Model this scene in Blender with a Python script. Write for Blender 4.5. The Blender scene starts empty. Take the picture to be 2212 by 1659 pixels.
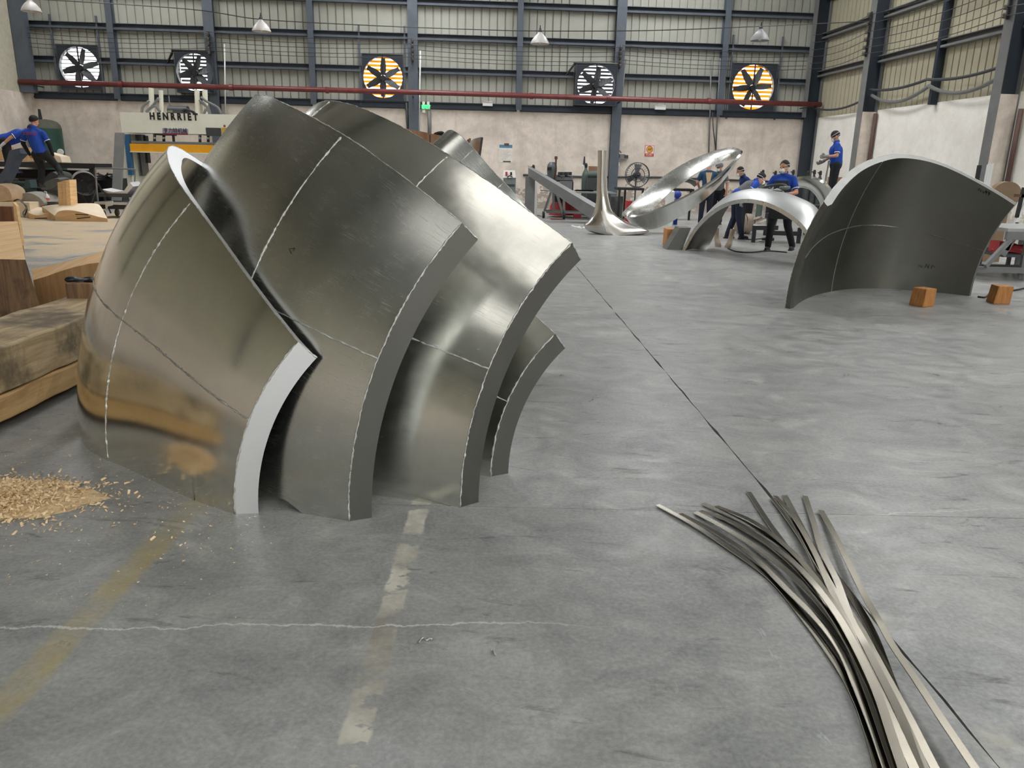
import bpy, bmesh, math, random
import numpy as np
from mathutils import Vector, Matrix, Euler
random.seed(7); rng = np.random.default_rng(7)
S = bpy.context.scene
COL = S.collection
PI = math.pi
R = math.radians

# ------------------------------------------------------------------ camera, world, lights, exposure
FPX, PITCH, ROLL, CZ = 1660.0, 0.277, 0.022, 1.5
fwd = np.array([0, math.cos(PITCH), -math.sin(PITCH)]); rt0 = np.array([1., 0, 0]); up0 = np.array([0, math.sin(PITCH), math.cos(PITCH)])
rgt = rt0*math.cos(ROLL)+up0*math.sin(ROLL); upv = up0*math.cos(ROLL)-rt0*math.sin(ROLL)
cam = bpy.data.cameras.new('camera'); camo = bpy.data.objects.new('camera', cam); COL.objects.link(camo)
cam.sensor_fit = 'HORIZONTAL'; cam.sensor_width = 36; cam.lens = FPX/2212*36
cam.clip_start = .05; cam.clip_end = 300
M = Matrix(((rgt[0], upv[0], -fwd[0], 0), (rgt[1], upv[1], -fwd[1], 0), (rgt[2], upv[2], -fwd[2], CZ), (0, 0, 0, 1)))
camo.matrix_world = M
S.camera = camo
S.view_settings.view_transform = 'Standard'; S.view_settings.look = 'None'
S.view_settings.gamma = 1; S.view_settings.use_curve_mapping = False
S.view_settings.exposure = 0.58
try:
    S.cycles.max_bounces = 8; S.cycles.diffuse_bounces = 4; S.cycles.glossy_bounces = 4; S.cycles.sample_clamp_indirect = 6; S.cycles.use_denoising = True
except Exception: pass

W = bpy.data.worlds.new('world'); S.world = W; W.use_nodes = True
bg = W.node_tree.nodes['Background']; bg.inputs[0].default_value = (.95, .98, 1, 1); bg.inputs[1].default_value = SKY_STRENGTH = 2.8
SKYLIGHT = 11.0; DIM_PANE = 1.0

# measuring helpers: where a line of sight of the surveyed camera meets the ground or a plane
C0 = np.array([0, 0, CZ])
def ray(x, y): return fwd+rgt*(x-1106)/FPX-upv*(y-829.5)/FPX
def gp(x, y, z=0.): d = ray(x, y); return Vector(C0+d*(z-CZ)/d[2])
def yp(x, y, Y): d = ray(x, y); return Vector(C0+d*Y/d[1])
def pln(x, y, p0, n): d = ray(x, y); return Vector(C0+d*(((np.array(p0)-C0)@np.array(n))/(d@np.array(n))))
# building frame: a along the back wall, b away from the camera, measured from the middle of the back wall
BETA = .075
EX = Vector((math.cos(BETA), math.sin(BETA), 0)); EY = Vector((-math.sin(BETA), math.cos(BETA), 0)); P0 = Vector((.6, 29.2, 0))
def bw(a, b, z): return P0+EX*a+EY*b+Vector((0, 0, z))
def wb(x, y, b=0.):
    p = pln(x, y, P0+EY*b, EY)-P0; return p.dot(EX), p.z
AR, AL = 10.3, -17.3
def wr(x, y, a=AR):
    p = pln(x, y, P0+EX*a, EX)-P0; return p.dot(EY), p.z
BM = Matrix(((EX.x, EY.x, 0, P0.x), (EX.y, EY.y, 0, P0.y), (0, 0, 1, 0), (0, 0, 0, 1)))

# ------------------------------------------------------------------ materials
def lin(c): c /= 255.; return c/12.92 if c <= .04045 else ((c+.055)/1.055)**2.4
def rgb(r, g, b): return (lin(r), lin(g), lin(b), 1)
class NT:
    def __init__(s, name):
        s.m = bpy.data.materials.new(name); s.m.use_nodes = True; s.t = s.m.node_tree
        s.p = s.t.nodes['Principled BSDF']
    def n(s, ty, **k):
        o = s.t.nodes.new(ty)
        for a, v in k.items(): setattr(o, a, v)
        return o
    def set(s, sock, v):
        if hasattr(v, 'links') or isinstance(v, bpy.types.NodeSocket): s.t.links.new(v, sock)
        else: sock.default_value = v
    def coord(s, kind='Object'): return s.n('ShaderNodeTexCoord').outputs[kind]
    def pos(s): return s.n('ShaderNodeNewGeometry').outputs['Position']
    def mapv(s, v, scale=(1, 1, 1), rot=(0, 0, 0), loc=(0, 0, 0)):
        o = s.n('ShaderNodeMapping'); s.set(o.inputs[0], v); o.inputs['Scale'].default_value = scale; o.inputs['Rotation'].default_value = rot; o.inputs['Location'].default_value = loc
        return o.outputs[0]
    def noise(s, v, scale, detail=4, rough=.55, dist=0):
        o = s.n('ShaderNodeTexNoise'); s.set(o.inputs['Vector'], v); o.inputs['Scale'].default_value = scale; o.inputs['Detail'].default_value = detail
        o.inputs['Roughness'].default_value = rough; o.inputs['Distortion'].default_value = dist
        return o.outputs['Fac']
    def ramp(s, f, *st):
        o = s.n('ShaderNodeValToRGB'); s.set(o.inputs[0], f); e = o.color_ramp.elements
        while len(e) < len(st): e.new(.5)
        for i, (p, c) in enumerate(st):
            e[i].position = p; e[i].color = c if hasattr(c, '__len__') else (c, c, c, 1)
        return o.outputs[0]
    def mix(s, f, a, b, mode='MIX'):
        o = s.n('ShaderNodeMix', data_type='RGBA', blend_type=mode); s.set(o.inputs[0], f); s.set(o.inputs[6], a); s.set(o.inputs[7], b); return o.outputs[2]
    def math(s, op, a, b=0., c=0., clamp=False):
        o = s.n('ShaderNodeMath', operation=op, use_clamp=clamp); s.set(o.inputs[0], a); s.set(o.inputs[1], b); s.set(o.inputs[2], c); return o.outputs[0]
    def mr(s, f, a, b, c=0., d=1.):
        o = s.n('ShaderNodeMapRange', interpolation_type='SMOOTHSTEP'); s.set(o.inputs[0], f)
        for i, v in enumerate((a, b, c, d)): o.inputs[i+1].default_value = v
        return o.outputs[0]
    def sep(s, v): o = s.n('ShaderNodeSeparateXYZ'); s.set(o.inputs[0], v); return o.outputs
    def bump(s, h, st=.3, dist=.02, prev=None):
        o = s.n('ShaderNodeBump'); o.inputs['Strength'].default_value = st; o.inputs['Distance'].default_value = dist; s.set(o.inputs['Height'], h)
        if prev is not None: s.set(o.inputs['Normal'], prev)
        return o.outputs[0]
    def out(s, **k):
        for a, v in k.items(): s.set(s.p.inputs[a.replace('_', ' ')], v)
        return s.m
MATS = {}
def paint(name, c, rough=.5, metal=0., var=.12, scale=6., bump=.0, c2=None, spec=.5):
    """painted, cloth or plastic surface: colour with a little procedural wear"""
    if name in MATS: return MATS[name]
    t = NT(name); o = t.coord()
    c = rgb(*c); d = rgb(*c2) if c2 else tuple(x*(1-var) for x in c[:3])+(1,)
    l = tuple(min(1, x*(1+var)) for x in c[:3])+(1,) if not c2 else c
    f = t.noise(o, scale, 5, .6)
    t.out(Base_Color=t.ramp(f, (.3, d), (.7, l)), Roughness=rough, Metallic=metal)
    t.p.inputs['Specular IOR Level'].default_value = spec
    if bump: t.out(Normal=t.bump(t.noise(o, scale*6, 4), bump, .01))
    MATS[name] = t.m; return t.m
def wood(name, c1, c2, axis=1, scale=1., rough=.65, rings=9., stain=None):
    t = NT(name); o = t.coord()
    sc = [rings, rings, rings]; sc[axis] = .6
    v = t.mapv(o, tuple(x*scale for x in sc))
    f = t.noise(v, 1.6, 6, .62, .8); g = t.noise(v, 7, 3, .6)
    h = t.math('ADD', t.math('MULTIPLY', f, .75), t.math('MULTIPLY', g, .25))
    col = t.ramp(h, (.32, rgb(*c2)), (.62, rgb(*c1)))
    if stain:
        k = t.mr(t.noise(o, 2.2, 5, .65), .46, .66); col = t.mix(k, col, rgb(*stain))
    t.out(Base_Color=col, Roughness=rough, Normal=t.bump(h, .25, .01)); return t.m
def alu(name, c=(226, 226, 222), rough=.16, var=.1, wob=.25, brush=True, smud=.7):
    t = NT(name); o = t.coord(); uv = t.coord('UV')
    big = t.noise(o, 2.3, 3, .55); fine = t.noise(t.mapv(uv, (3, 90, 1)), 3, 4, .6) if brush else t.noise(o, 14, 4, .6)
    fine2 = t.noise(t.mapv(uv, (70, 2.5, 1)), 2, 3, .6); sm = t.noise(o, 5.5, 6 if brush else 2, .68 if brush else .5, .6)
    r = t.math('ADD', rough-var*.5, t.math('MULTIPLY', t.mr(sm, .25, .8), var))
    r = t.math('ADD', r, t.math('MULTIPLY', t.mr(fine, .45, .85), .09 if brush else .03), clamp=True)
    cc = rgb(*c); cd = tuple(x*(.9 if brush else .97) for x in cc[:3])+(1,)
    col = t.ramp(t.math('ADD', t.math('MULTIPLY', sm, smud), t.math('MULTIPLY', fine2, 1-smud)), (.35, cd), (.65, cc))
    nb = t.bump(big, wob, .03); nb = t.bump(fine, .02 if brush else .004, .002, nb)
    t.out(Base_Color=col, Metallic=1., Roughness=r, Normal=nb); return t.m
def emit(name, c, st):
    t = NT(name); t.out(Base_Color=c, Emission_Color=c, Emission_Strength=st, Roughness=.5); return t.m

# ------------------------------------------------------------------ mesh helpers
def tag(o, label=None, cat=None, group=None, kind=None):
    if label: o['label'] = label
    if cat: o['category'] = cat
    if group: o['group'] = group
    if kind: o['kind'] = kind
    return o
def thing(name, label, cat, loc=(0, 0, 0), rz=0., group=None):
    o = bpy.data.objects.new(name, None); COL.objects.link(o); o.empty_display_size = .2
    o.matrix_world = Matrix.Translation(Vector(loc)) @ Matrix.Rotation(rz, 4, 'Z')
    return tag(o, label, cat, group)
def frame(ax):
    ax = Vector(ax).normalized(); h = Vector((0, 0, 1)) if abs(ax.z) < .95 else Vector((1, 0, 0))
    u = ax.cross(h).normalized(); return u, u.cross(ax).normalized()*-1
class MB:
    """collects shapes; build() links them as ONE mesh object"""
    def __init__(s, mx=None): s.v = []; s.f = []; s.mi = []; s.mx = mx; s.uv = {}; s.cur = 0
    def add(s, vs, fs):
        k = len(s.v)
        for p in vs:
            p = Vector(p); s.v.append(s.mx @ p if s.mx else p)
        for f in fs: s.f.append([i+k for i in f]); s.mi.append(s.cur)
        return k
    def box(s, c, d, rot=None):
        c = Vector(c); q = rot if rot is not None else Matrix.Identity(3)
        if isinstance(q, Euler): q = q.to_matrix()
        vs = [c+q @ Vector((x*d[0]/2, y*d[1]/2, z*d[2]/2)) for x in (-1, 1) for y in (-1, 1) for z in (-1, 1)]
        s.add(vs, [(0, 1, 3, 2), (4, 6, 7, 5), (0, 4, 5, 1), (2, 3, 7, 6), (0, 2, 6, 4), (1, 5, 7, 3)]); return s
    def bar(s, p, q, w, h=None, up=(0, 0, 1)):
        """square bar from p to q"""
        p, q = Vector(p), Vector(q); h = h or w; ax = (q-p).normalized(); upv_ = Vector(up)
        if abs(ax.dot(upv_)) > .98: upv_ = Vector((0, 1, 0))
        u = ax.cross(upv_).normalized(); v = u.cross(ax)
        vs = [e+u*(i*w/2)+v*(j*h/2) for e in (p, q) for i, j in ((-1, -1), (1, -1), (1, 1), (-1, 1))]
        s.add(vs, [(3, 2, 1, 0), (4, 5, 6, 7), (0, 1, 5, 4), (1, 2, 6, 5), (2, 3, 7, 6), (3, 0, 4, 7)]); return s
    def tube(s, pts, r, seg=8, cap=True, closed=False):
        pts = [Vector(p) for p in pts]; n = len(pts); rr = r if hasattr(r, '__len__') else [r]*n
        vs = []; u = None
        for i, p in enumerate(pts):
            if closed: t = pts[(i+1) % n]-pts[i-1]
            else: t = pts[min(i+1, n-1)]-pts[max(i-1, 0)]
            if t.length < 1e-9: t = Vector((0, 0, 1))
            t.normalize()
            if u is None: u, _ = frame(t)
            u = (u-t*u.dot(t))
            if u.length < 1e-6: u, _ = frame(t)
            u.normalize(); w = t.cross(u)
            for k in range(seg):
                a = 2*PI*k/seg; vs.append(p+u*(math.cos(a)*rr[i])+w*(math.sin(a)*rr[i]))
        fs = [(i*seg+k, i*seg+(k+1) % seg, ((i+1) % n)*seg+(k+1) % seg, ((i+1) % n)*seg+k) for i in range(n if closed else n-1) for k in range(seg)]
        if cap and not closed: fs += [tuple(range(seg-1, -1, -1)), tuple((n-1)*seg+k for k in range(seg))]
        s.add(vs, fs); return s
    def lathe(s, prof, c=(0, 0, 0), seg=24, axis=None, cap=True):
        """prof = [(r, z)] turned about axis through c"""
        c = Vector(c); ax = Vector(axis or (0, 0, 1)).normalized(); u, v = frame(ax)
        vs = [c+ax*z+u*(math.cos(2*PI*k/seg)*r)+v*(math.sin(2*PI*k/seg)*r) for r, z in prof for k in range(seg)]
        n = len(prof)
        fs = [(i*seg+k, i*seg+(k+1) % seg, (i+1)*seg+(k+1) % seg, (i+1)*seg+k) for i in range(n-1) for k in range(seg)]
        if cap: fs += [tuple(range(seg-1, -1, -1)), tuple((n-1)*seg+k for k in range(seg))]
        s.add(vs, fs); return s
    def ball(s, c, r, seg=12, rings=8, rot=None):
        c = Vector(c); r = r if hasattr(r, '__len__') else (r, r, r); q = rot or Matrix.Identity(3)
        vs = [c+q @ Vector((r[0]*math.sin(PI*i/rings)*math.cos(2*PI*k/seg), r[1]*math.sin(PI*i/rings)*math.sin(2*PI*k/seg), r[2]*math.cos(PI*i/rings))) for i in range(rings+1) for k in range(seg)]
        fs = [(i*seg+k, (i+1)*seg+k, (i+1)*seg+(k+1) % seg, i*seg+(k+1) % seg) for i in range(rings) for k in range(seg)]
        s.add(vs, fs); return s
    def cone(s, p, q, r1, r2, seg=10):
        """round-ended tapered limb"""
        s.ball(p, r1, seg, 6); s.ball(q, r2, seg, 6); s.tube([p, q], [r1, r2], seg); return s
    def prism(s, pts, ext):
        """flat outline extruded by ext"""
        pts = [Vector(p) for p in pts]; e = Vector(ext); n = len(pts)
        s.add(pts+[p+e for p in pts], [tuple(range(n-1, -1, -1)), tuple(range(n, 2*n))]+[(i, (i+1) % n, n+(i+1) % n, n+i) for i in range(n)]); return s
    def grid(s, G, close_u=False):
        """surface through rows of points"""
        nv = len(G); nu = len(G[0]); vs = [p for row in G for p in row]
        k = s.add(vs, [(j*nu+i, j*nu+(i+1) % nu, (j+1)*nu+(i+1) % nu, (j+1)*nu+i) for j in range(nv-1) for i in range(nu if close_u else nu-1)])
        for j in range(nv):
            for i in range(nu): s.uv[k+j*nu+i] = (i/(nu-1), j/(nv-1))
        return s
    def mesh(s, name, mats, smooth=False, off=None):
        me = bpy.data.meshes.new(name)
        vv = [v-off for v in s.v] if off is not None else s.v
        me.from_pydata([tuple(v) for v in vv], [], s.f)
        for m in (mats if isinstance(mats, (list, tuple)) else [mats]): me.materials.append(m)
        for p, i in zip(me.polygons, s.mi): p.material_index = i
        bm = bmesh.new(); bm.from_mesh(me); bmesh.ops.dissolve_degenerate(bm, edges=bm.edges, dist=1e-6) if False else None
        bmesh.ops.recalc_face_normals(bm, faces=bm.faces); bm.to_mesh(me); bm.free()
        if s.uv:
            l = me.uv_layers.new(name='UVMap')
            for lp in me.loops: l.data[lp.index].uv = s.uv.get(lp.vertex_index, (0, 0))
        if smooth:
            me.shade_smooth()
            if smooth is not True: me.set_sharp_from_angle(angle=smooth)
        me.update(); return me
    def build(s, name, mats, parent=None, smooth=False, label=None, kind=None, local=False):
        """vertices are in world coordinates unless local (then in the parent's frame)"""
        if parent is not None and not local:
            inv = parent.matrix_world.inverted() if False else wm(parent).inverted()
            s.v = [inv @ v for v in s.v]
            o = bpy.data.objects.new(name, s.mesh(name, mats, smooth))
            o.parent = parent
        elif parent is not None:
            o = bpy.data.objects.new(name, s.mesh(name, mats, smooth)); o.parent = parent
        else:
            c = Vector((sum(v.x for v in s.v)/len(s.v), sum(v.y for v in s.v)/len(s.v), min(v.z for v in s.v)))
            o = bpy.data.objects.new(name, s.mesh(name, mats, smooth, c)); o.location = c
        COL.objects.link(o)
        if label: o['label'] = label
        if kind: o['kind'] = kind
        return o
def wm(o):
    """world matrix without waiting for a depsgraph update"""
    m = o.matrix_basis.copy()
    while o.parent: o = o.parent; m = o.matrix_basis @ m
    return m
def copy_tree(o, parent=None):
    c = o.copy(); COL.objects.link(c); c.parent = parent
    if parent is not None: c.matrix_basis = o.matrix_basis
    for ch in [x for x in KIDS(o)]: copy_tree(ch, c)
    return c
def KIDS(o): return [x for x in COL.objects if x.parent == o]
def spline(P, n, closed=False):
    """Catmull-Rom through points"""
    P = [np.array(p, float) for p in P]; m = len(P); out = []
    segs = m if closed else m-1
    t = np.linspace(0, segs, n+1)[:-1] if closed else np.linspace(0, segs, n)
    for x in t:
        i = min(int(x), segs-1); f = x-i
        g = (lambda k: P[k % m]) if closed else (lambda k: P[k] if 0 <= k < m else (2*P[0]-P[1] if k < 0 else 2*P[-1]-P[-2]))
        a, b, c, d = g(i-1), g(i), g(i+1), g(i+2)
        out.append(.5*(2*b+(c-a)*f+(2*a-5*b+4*c-d)*f*f+(3*b-a-3*c+d)*f**3))
    return out
def vs(L): return [Vector(tuple(p)) for p in L]
def text(name, body, size, m, parent, mx, font=None, bold=0., ext=.004):
    """lettering as real mesh"""
    cu = bpy.data.curves.new(name, 'FONT'); cu.body = body; cu.size = size; cu.align_x = 'CENTER'; cu.align_y = 'CENTER'; cu.extrude = ext; cu.offset = bold; cu.resolution_u = 3
    o = bpy.data.objects.new(name, cu); COL.objects.link(o); bpy.context.view_layer.update()
    me = bpy.data.meshes.new_from_object(o.evaluated_get(bpy.context.evaluated_depsgraph_get()))
    bpy.data.objects.remove(o); me.materials.clear(); me.materials.append(m); me.name = name
    q = bpy.data.objects.new(name, me); COL.objects.link(q)
    if parent is not None: q.parent = parent; q.matrix_basis = wm(parent).inverted() @ mx
    else: q.matrix_world = mx
    return q

# ------------------------------------------------------------------ surface materials of the hall
def floor_material():
    t = NT('polished_concrete'); p = t.pos(); x, y, z = t.sep(p)
    big = t.noise(p, .8, 6, .6, .4); mid = t.noise(t.mapv(p, (2.2, 3.4, 1), (0, 0, .5)), 2.0, 8, .72, .8); fine = t.noise(p, 60, 3, .6)
    m2 = t.noise(t.mapv(p, (1, 1.25, 1), (0, 0, .3)), 2.6, 9, .7, 1.2)
    h = t.math('ADD', t.math('MULTIPLY', big, .25), t.math('ADD', t.math('MULTIPLY', m2, .5), t.math('MULTIPLY', mid, .25)))
    col = t.ramp(h, (.36, rgb(104, 106, 106)), (.45, rgb(132, 133, 131)), (.54, rgb(154, 154, 150)), (.65, rgb(188, 187, 182)))
    col = t.mix(.25, col, t.ramp(fine, (.35, rgb(105, 107, 107)), (.65, rgb(175, 176, 174))))
    # tread wear: dark smears, pale scuffs
    smear = t.mr(t.noise(t.mapv(p, (1.1, 4.2, 1), (0, 0, .25)), 1.5, 7, .75, 1.2), .57, .70)
    col = t.mix(t.math('MULTIPLY', smear, .7), col, rgb(88, 90, 90))
    scuff = t.mr(t.noise(t.mapv(p, (5, 1.4, 1), (0, 0, -.5)), 2.4, 8, .8, .8), .62, .74)
    col = t.mix(t.math('MULTIPLY', scuff, .65), col, rgb(196, 197, 194))
    ns = t.noise(p, 3.2, 5, .65); ne = t.noise(p, 9, 4, .6)
    def band(cx, w, y0, y1, edge=.03, slope=0., wob=.05):
        d = t.math('ABSOLUTE', t.math('SUBTRACT', t.math('ADD', x, t.math('MULTIPLY', t.math('SUBTRACT', ne, .5), wob)), t.math('ADD', cx, t.math('MULTIPLY', y, slope))))
        k = t.mr(d, w+edge, w-edge)
        return t.math('MULTIPLY', k, t.math('MULTIPLY', t.mr(y, y0-.15, y0+.15), t.mr(y, y1+.1, y1-.1)))
    # faded yellow aisle line
    yl = t.math('MULTIPLY', band(-1.42, .055, 1.2, 9.0, .02), t.mr(ns, .36, .62, .2, .62))
    col = t.mix(yl, col, rgb(168, 152, 96))
    # strip where marking tape was lifted, taking the skin of the concrete along in patches
    tp = band(-.405, .042, .5, 3.6, .006, -.0, .03)
    pt = t.math('MULTIPLY', tp, t.mr(t.noise(t.mapv(p, (1.6, 2.6, 1)), 1.7, 5, .62), .465, .495))
    col = t.mix(t.math('MULTIPLY', tp, .16), col, rgb(150, 148, 140)); col = t.mix(t.math('MULTIPLY', pt, .8), col, t.ramp(ns, (.38, rgb(138, 135, 124)), (.62, rgb(204, 200, 186))))
    rough_patch = pt
    # plaster repairs along the far joint
    jt = t.math('MULTIPLY', band(1.46, .05, 1.2, 3.0, .04, -.06, .16), t.mr(ns, .5, .62)); col = t.mix(t.math('MULTIPLY', jt, .6), col, rgb(176, 173, 160))
    # hairline crack across the slab
    wy = t.math('ADD', y, t.math('MULTIPLY', t.math('SUBTRACT', t.noise(p, 2.4, 7, .7), .5), .16))
    ck = t.math('MULTIPLY', t.mr(t.math('ABSOLUTE', t.math('SUBTRACT', wy, t.math('ADD', 2.285, t.math('MULTIPLY', x, .05)))), .006, .001), t.math('MULTIPLY', t.mr(x, .5, -.2), t.mr(x, -3.5, -3.0)))
    col = t.mix(t.math('MULTIPLY', ck, .75), col, rgb(205, 205, 200))
    ck2 = t.math('MULTIPLY', t.mr(t.math('ABSOLUTE', t.math('SUBTRACT', wy, t.math('ADD', 3.0, t.math('MULTIPLY', x, .14)))), .007, .001), t.mr(x, 1.2, 1.7))
    col = t.mix(t.math('MULTIPLY', ck2, .5), col, rgb(196, 192, 180))
    # sawdust lying round the timber
    reg = t.math('MULTIPLY', t.mr(x, -2.4, -4.0), t.math('MULTIPLY', t.mr(y, 8, 13.5), t.mr(y, 24, 20)))
    du = t.mr(t.math('ADD', t.noise(t.mapv(p, (1, 1.7, 1), (0, 0, .4)), 1.1, 8, .68, .5), t.math('MULTIPLY', reg, .3)), .66, .8)
    du = t.math('MULTIPLY', du, reg); col = t.mix(t.math('MULTIPLY', du, .85), col, t.ramp(fine, (.3, rgb(186, 158, 116)), (.7, rgb(226, 204, 168))))
    r = t.math('ADD', .27, t.math('MULTIPLY', t.mr(mid, .3, .7), .2)); r = t.math('ADD', r, t.math('MULTIPLY', t.math('ADD', du, t.math('ADD', rough_patch, smear)), .3), clamp=True)
    nb = t.bump(t.noise(p, 1.4, 3), .08, .05); nb = t.bump(t.math('SUBTRACT', t.math('ADD', mid, t.math('MULTIPLY', fine, .3)), pt), .12, .004, nb)
    t.out(Base_Color=col, Roughness=r, Normal=nb); return t.m
M_FLOOR = floor_material()
M_JOINT = paint('joint_grime', (96, 96, 93), .9)
def plaster_material(name, c1, c2, c3):
    t = NT(name); p = t.pos(); x, y, z = t.sep(p)
    a = t.noise(t.mapv(p, (1, 1, 1.3)), .7, 7, .68, .6); b = t.noise(p, 2.8, 6, .7); c = t.noise(t.mapv(p, (2.2, 2.2, .35)), 1.2, 6, .7)
    col = t.ramp(t.math('ADD', t.math('MULTIPLY', a, .6), t.math('MULTIPLY', b, .4)), (.33, rgb(*c2)), (.6, rgb(*c1)))
    col = t.mix(t.math('MULTIPLY', t.mr(c, .52, .72), .55), col, rgb(*c2))
    low = t.mr(z, 1.25, .2); peel = t.mr(t.math('ADD', b, t.math('MULTIPLY', low, .22)), .64, .68)
    peel = t.math('MULTIPLY', peel, t.mr(z, 1.7, 1.2)); col = t.mix(t.math('MULTIPLY', peel, .75), col, rgb(*c3))
    col = t.mix(t.math('MULTIPLY', t.mr(t.noise(p, 5, 5, .7), .66, .72), .4), col, rgb(*c3))
    t.out(Base_Color=col, Roughness=.85, Normal=t.bump(t.math('SUBTRACT', b, peel), .35, .03)); return t.m
M_PLAST = plaster_material('old_limewash', (226, 214, 200), (184, 172, 160), (140, 126, 114))
M_PLAST2 = plaster_material('fresh_limewash', (246, 243, 235), (230, 225, 214), (190, 182, 170))
M_SHEET = paint('cladding_cream', (160, 160, 149), .45, 0, .06, 1.5)
M_SHEET2 = paint('cladding_cream_right', (176, 170, 146), .45, 0, .06, 1.5)
M_STEEL = paint('steel_bluegrey', (82, 89, 98), .5, .1, .15, 3)
M_STEELD = paint('steel_navy', (38, 46, 56), .5, .1, .15, 3)
M_STEELG = paint('steel_grey', (118, 119, 118), .5, .1, .12, 3)
M_PIPE = paint('red_oxide_pipe', (112, 52, 50), .4, 0, .2, 5)
M_BLACK = paint('black_paint', (28, 29, 31), .45, 0, .2, 8)
M_DGREY = paint('dark_grey_paint', (62, 64, 66), .5, 0, .15, 6)
M_WHITE = paint('white_plastic', (226, 226, 220), .4, 0, .05, 6)
M_ROOF = paint('roof_sheet', (176, 178, 174), .5, 0, .1, 2)

# ------------------------------------------------------------------ the hall
def struct(o): o['kind'] = 'structure'; return o
# floor: a dark bed and concrete slabs parted by saw-cut joints
fl = MB(); fl.box((0, 5, -.09), (64, 64, .1)); floor = struct(fl.build('floor', M_JOINT))
XJ = [-30.8, -22.8, -14.8, -6.8, 1.2, 9.2, 17.2, 30.8]; YJ = [-27, -19.6, -12, -4.4, 3.22, 11.6, 20.0, 28.2, 37]
for i in range(len(XJ)-1):
    for j in range(len(YJ)-1):
        def jx(k, y): return XJ[k]-.033*(y-5)*(1 if k == 4 else 0)
        g = .0045; y0, y1 = YJ[j]+.002, YJ[j+1]-.002; n = 60
        L = [Vector((jx(i, y0+(y1-y0)*k/n)+g+.003*(math.sin(k*7.3)+math.sin(k*2.1+i)), y0+(y1-y0)*k/n, 0)) for k in range(n+1)]
        Q = [Vector((jx(i+1, y0+(y1-y0)*k/n)-g+.003*(math.sin(k*5.3)+math.sin(k*1.7+i)), y0+(y1-y0)*k/n, 0)) for k in range(n+1)]
        m = MB(); m.prism([v-Vector((0, 0, .04)) for v in L+Q[::-1]], (0, 0, .04)); m.build('slab', M_FLOOR, floor)

H_TOP = 3.5; ROOF = 9.6; BF = -47.0
def wbox(m, a0, a1, b0, b1, z0, z1):
    k = len(m.v); m.box(((a0+a1)/2, (b0+b1)/2, (z0+z1)/2), (a1-a0, b1-b0, z1-z0))
    for i in range(k, len(m.v)): m.v[i] = BM @ m.v[i]
    return m
def sheet(a0, a1, z0, z1, par, mat, right=False):
    """corrugated cladding sheet: flat pans with narrow grooves every 277 mm"""
    P = [(a0, 0.)]; k = math.ceil((a0+.03)/.277)
    while k*.277 < a1-.03:
        c = k*.277; P += [(c-.024, 0), (c-.012, .045), (c+.012, .045), (c+.024, 0)]; k += 1
    P.append((a1, 0.)); m = MB()
    vsx = [(bw(a, d, z) if not right else bw(AR+d, a, z)) for z in (z0, z1) for a, d in P]; n = len(P)
    m.add(vsx, [(i, i+1, n+i+1, n+i) for i in range(n-1)]); return m.build('cladding_sheet', mat, par)
# exhaust fans: rectangles left free in the cladding, then the fans themselves
FANS = []
for (x0, y0, x1, y1) in ((129, 97, 219, 194), (387, 114, 469, 203), (783, 117, 872, 218), (1239, 140, 1328, 232), (1576, 137, 1674, 240)):
    a0, zb = wb(x0, (y0+y1)/2); a1, _ = wb(x1, (y0+y1)/2); _, z1 = wb((x0+x1)/2, y0); _, z0 = wb((x0+x1)/2, y1); FANS.append((a0, a1, max(z0, 3.6), z1))
wallm = MB(); wbox(wallm, AL-.3, AR+.3, -.12, .2, 0, H_TOP); wall_back = struct(wallm.build('wall_back', M_PLAST))
a = AL
edges = []
while a < AR-.01:
    nb = min([f[0] for f in FANS if f[0] > a+.01]+[f[1] for f in FANS if f[1] > a+.01]+[AR]); e = min(a+.831, nb)
    if nb-e < .12: e = nb
    edges.append((a, e)); a = e
for a0, a1 in edges:
    f = next((f for f in FANS if f[0] < (a0+a1)/2 < f[1]), None)
    if f: sheet(a0, a1, f[3], ROOF+.3, wall_back, M_SHEET); sheet(a0, a1, H_TOP-.02, f[2], wall_back, M_SHEET)
    else: sheet(a0, a1, H_TOP-.02, ROOF+.3, wall_back, M_SHEET)
thick = [wb(x, 150)[0] for x in (463, 893, 1334)]; thin = [wb(x, 100)[0] for x in (249, 675, 1122, 1562)]
posts = sorted([(a, .34) for a in thick]+[(a, .2) for a in thin])
for a, w in posts:
    m = MB(); z0 = 0 if w > .3 else H_TOP-.1
    wbox(m, a-w/2, a+w/2, -.30, -.27, z0, ROOF); wbox(m, a-.02, a+.02, -.27, -.03, max(z0, H_TOP), ROOF)
    wbox(m, a-w/2, a+w/2, -.13 if z0 == 0 else -.04, -.122 if z0 == 0 else -.01, max(z0, H_TOP) if z0 else z0, ROOF)
    if z0 == 0: wbox(m, a-.05, a+.05, -.28, -.12, 0, H_TOP)
    m.build('wall_column' if w > .3 else 'wall_post', M_STEEL, wall_back)
cuts = [AL+.1]+[a for a, w in posts]+[AR-.2]
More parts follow.
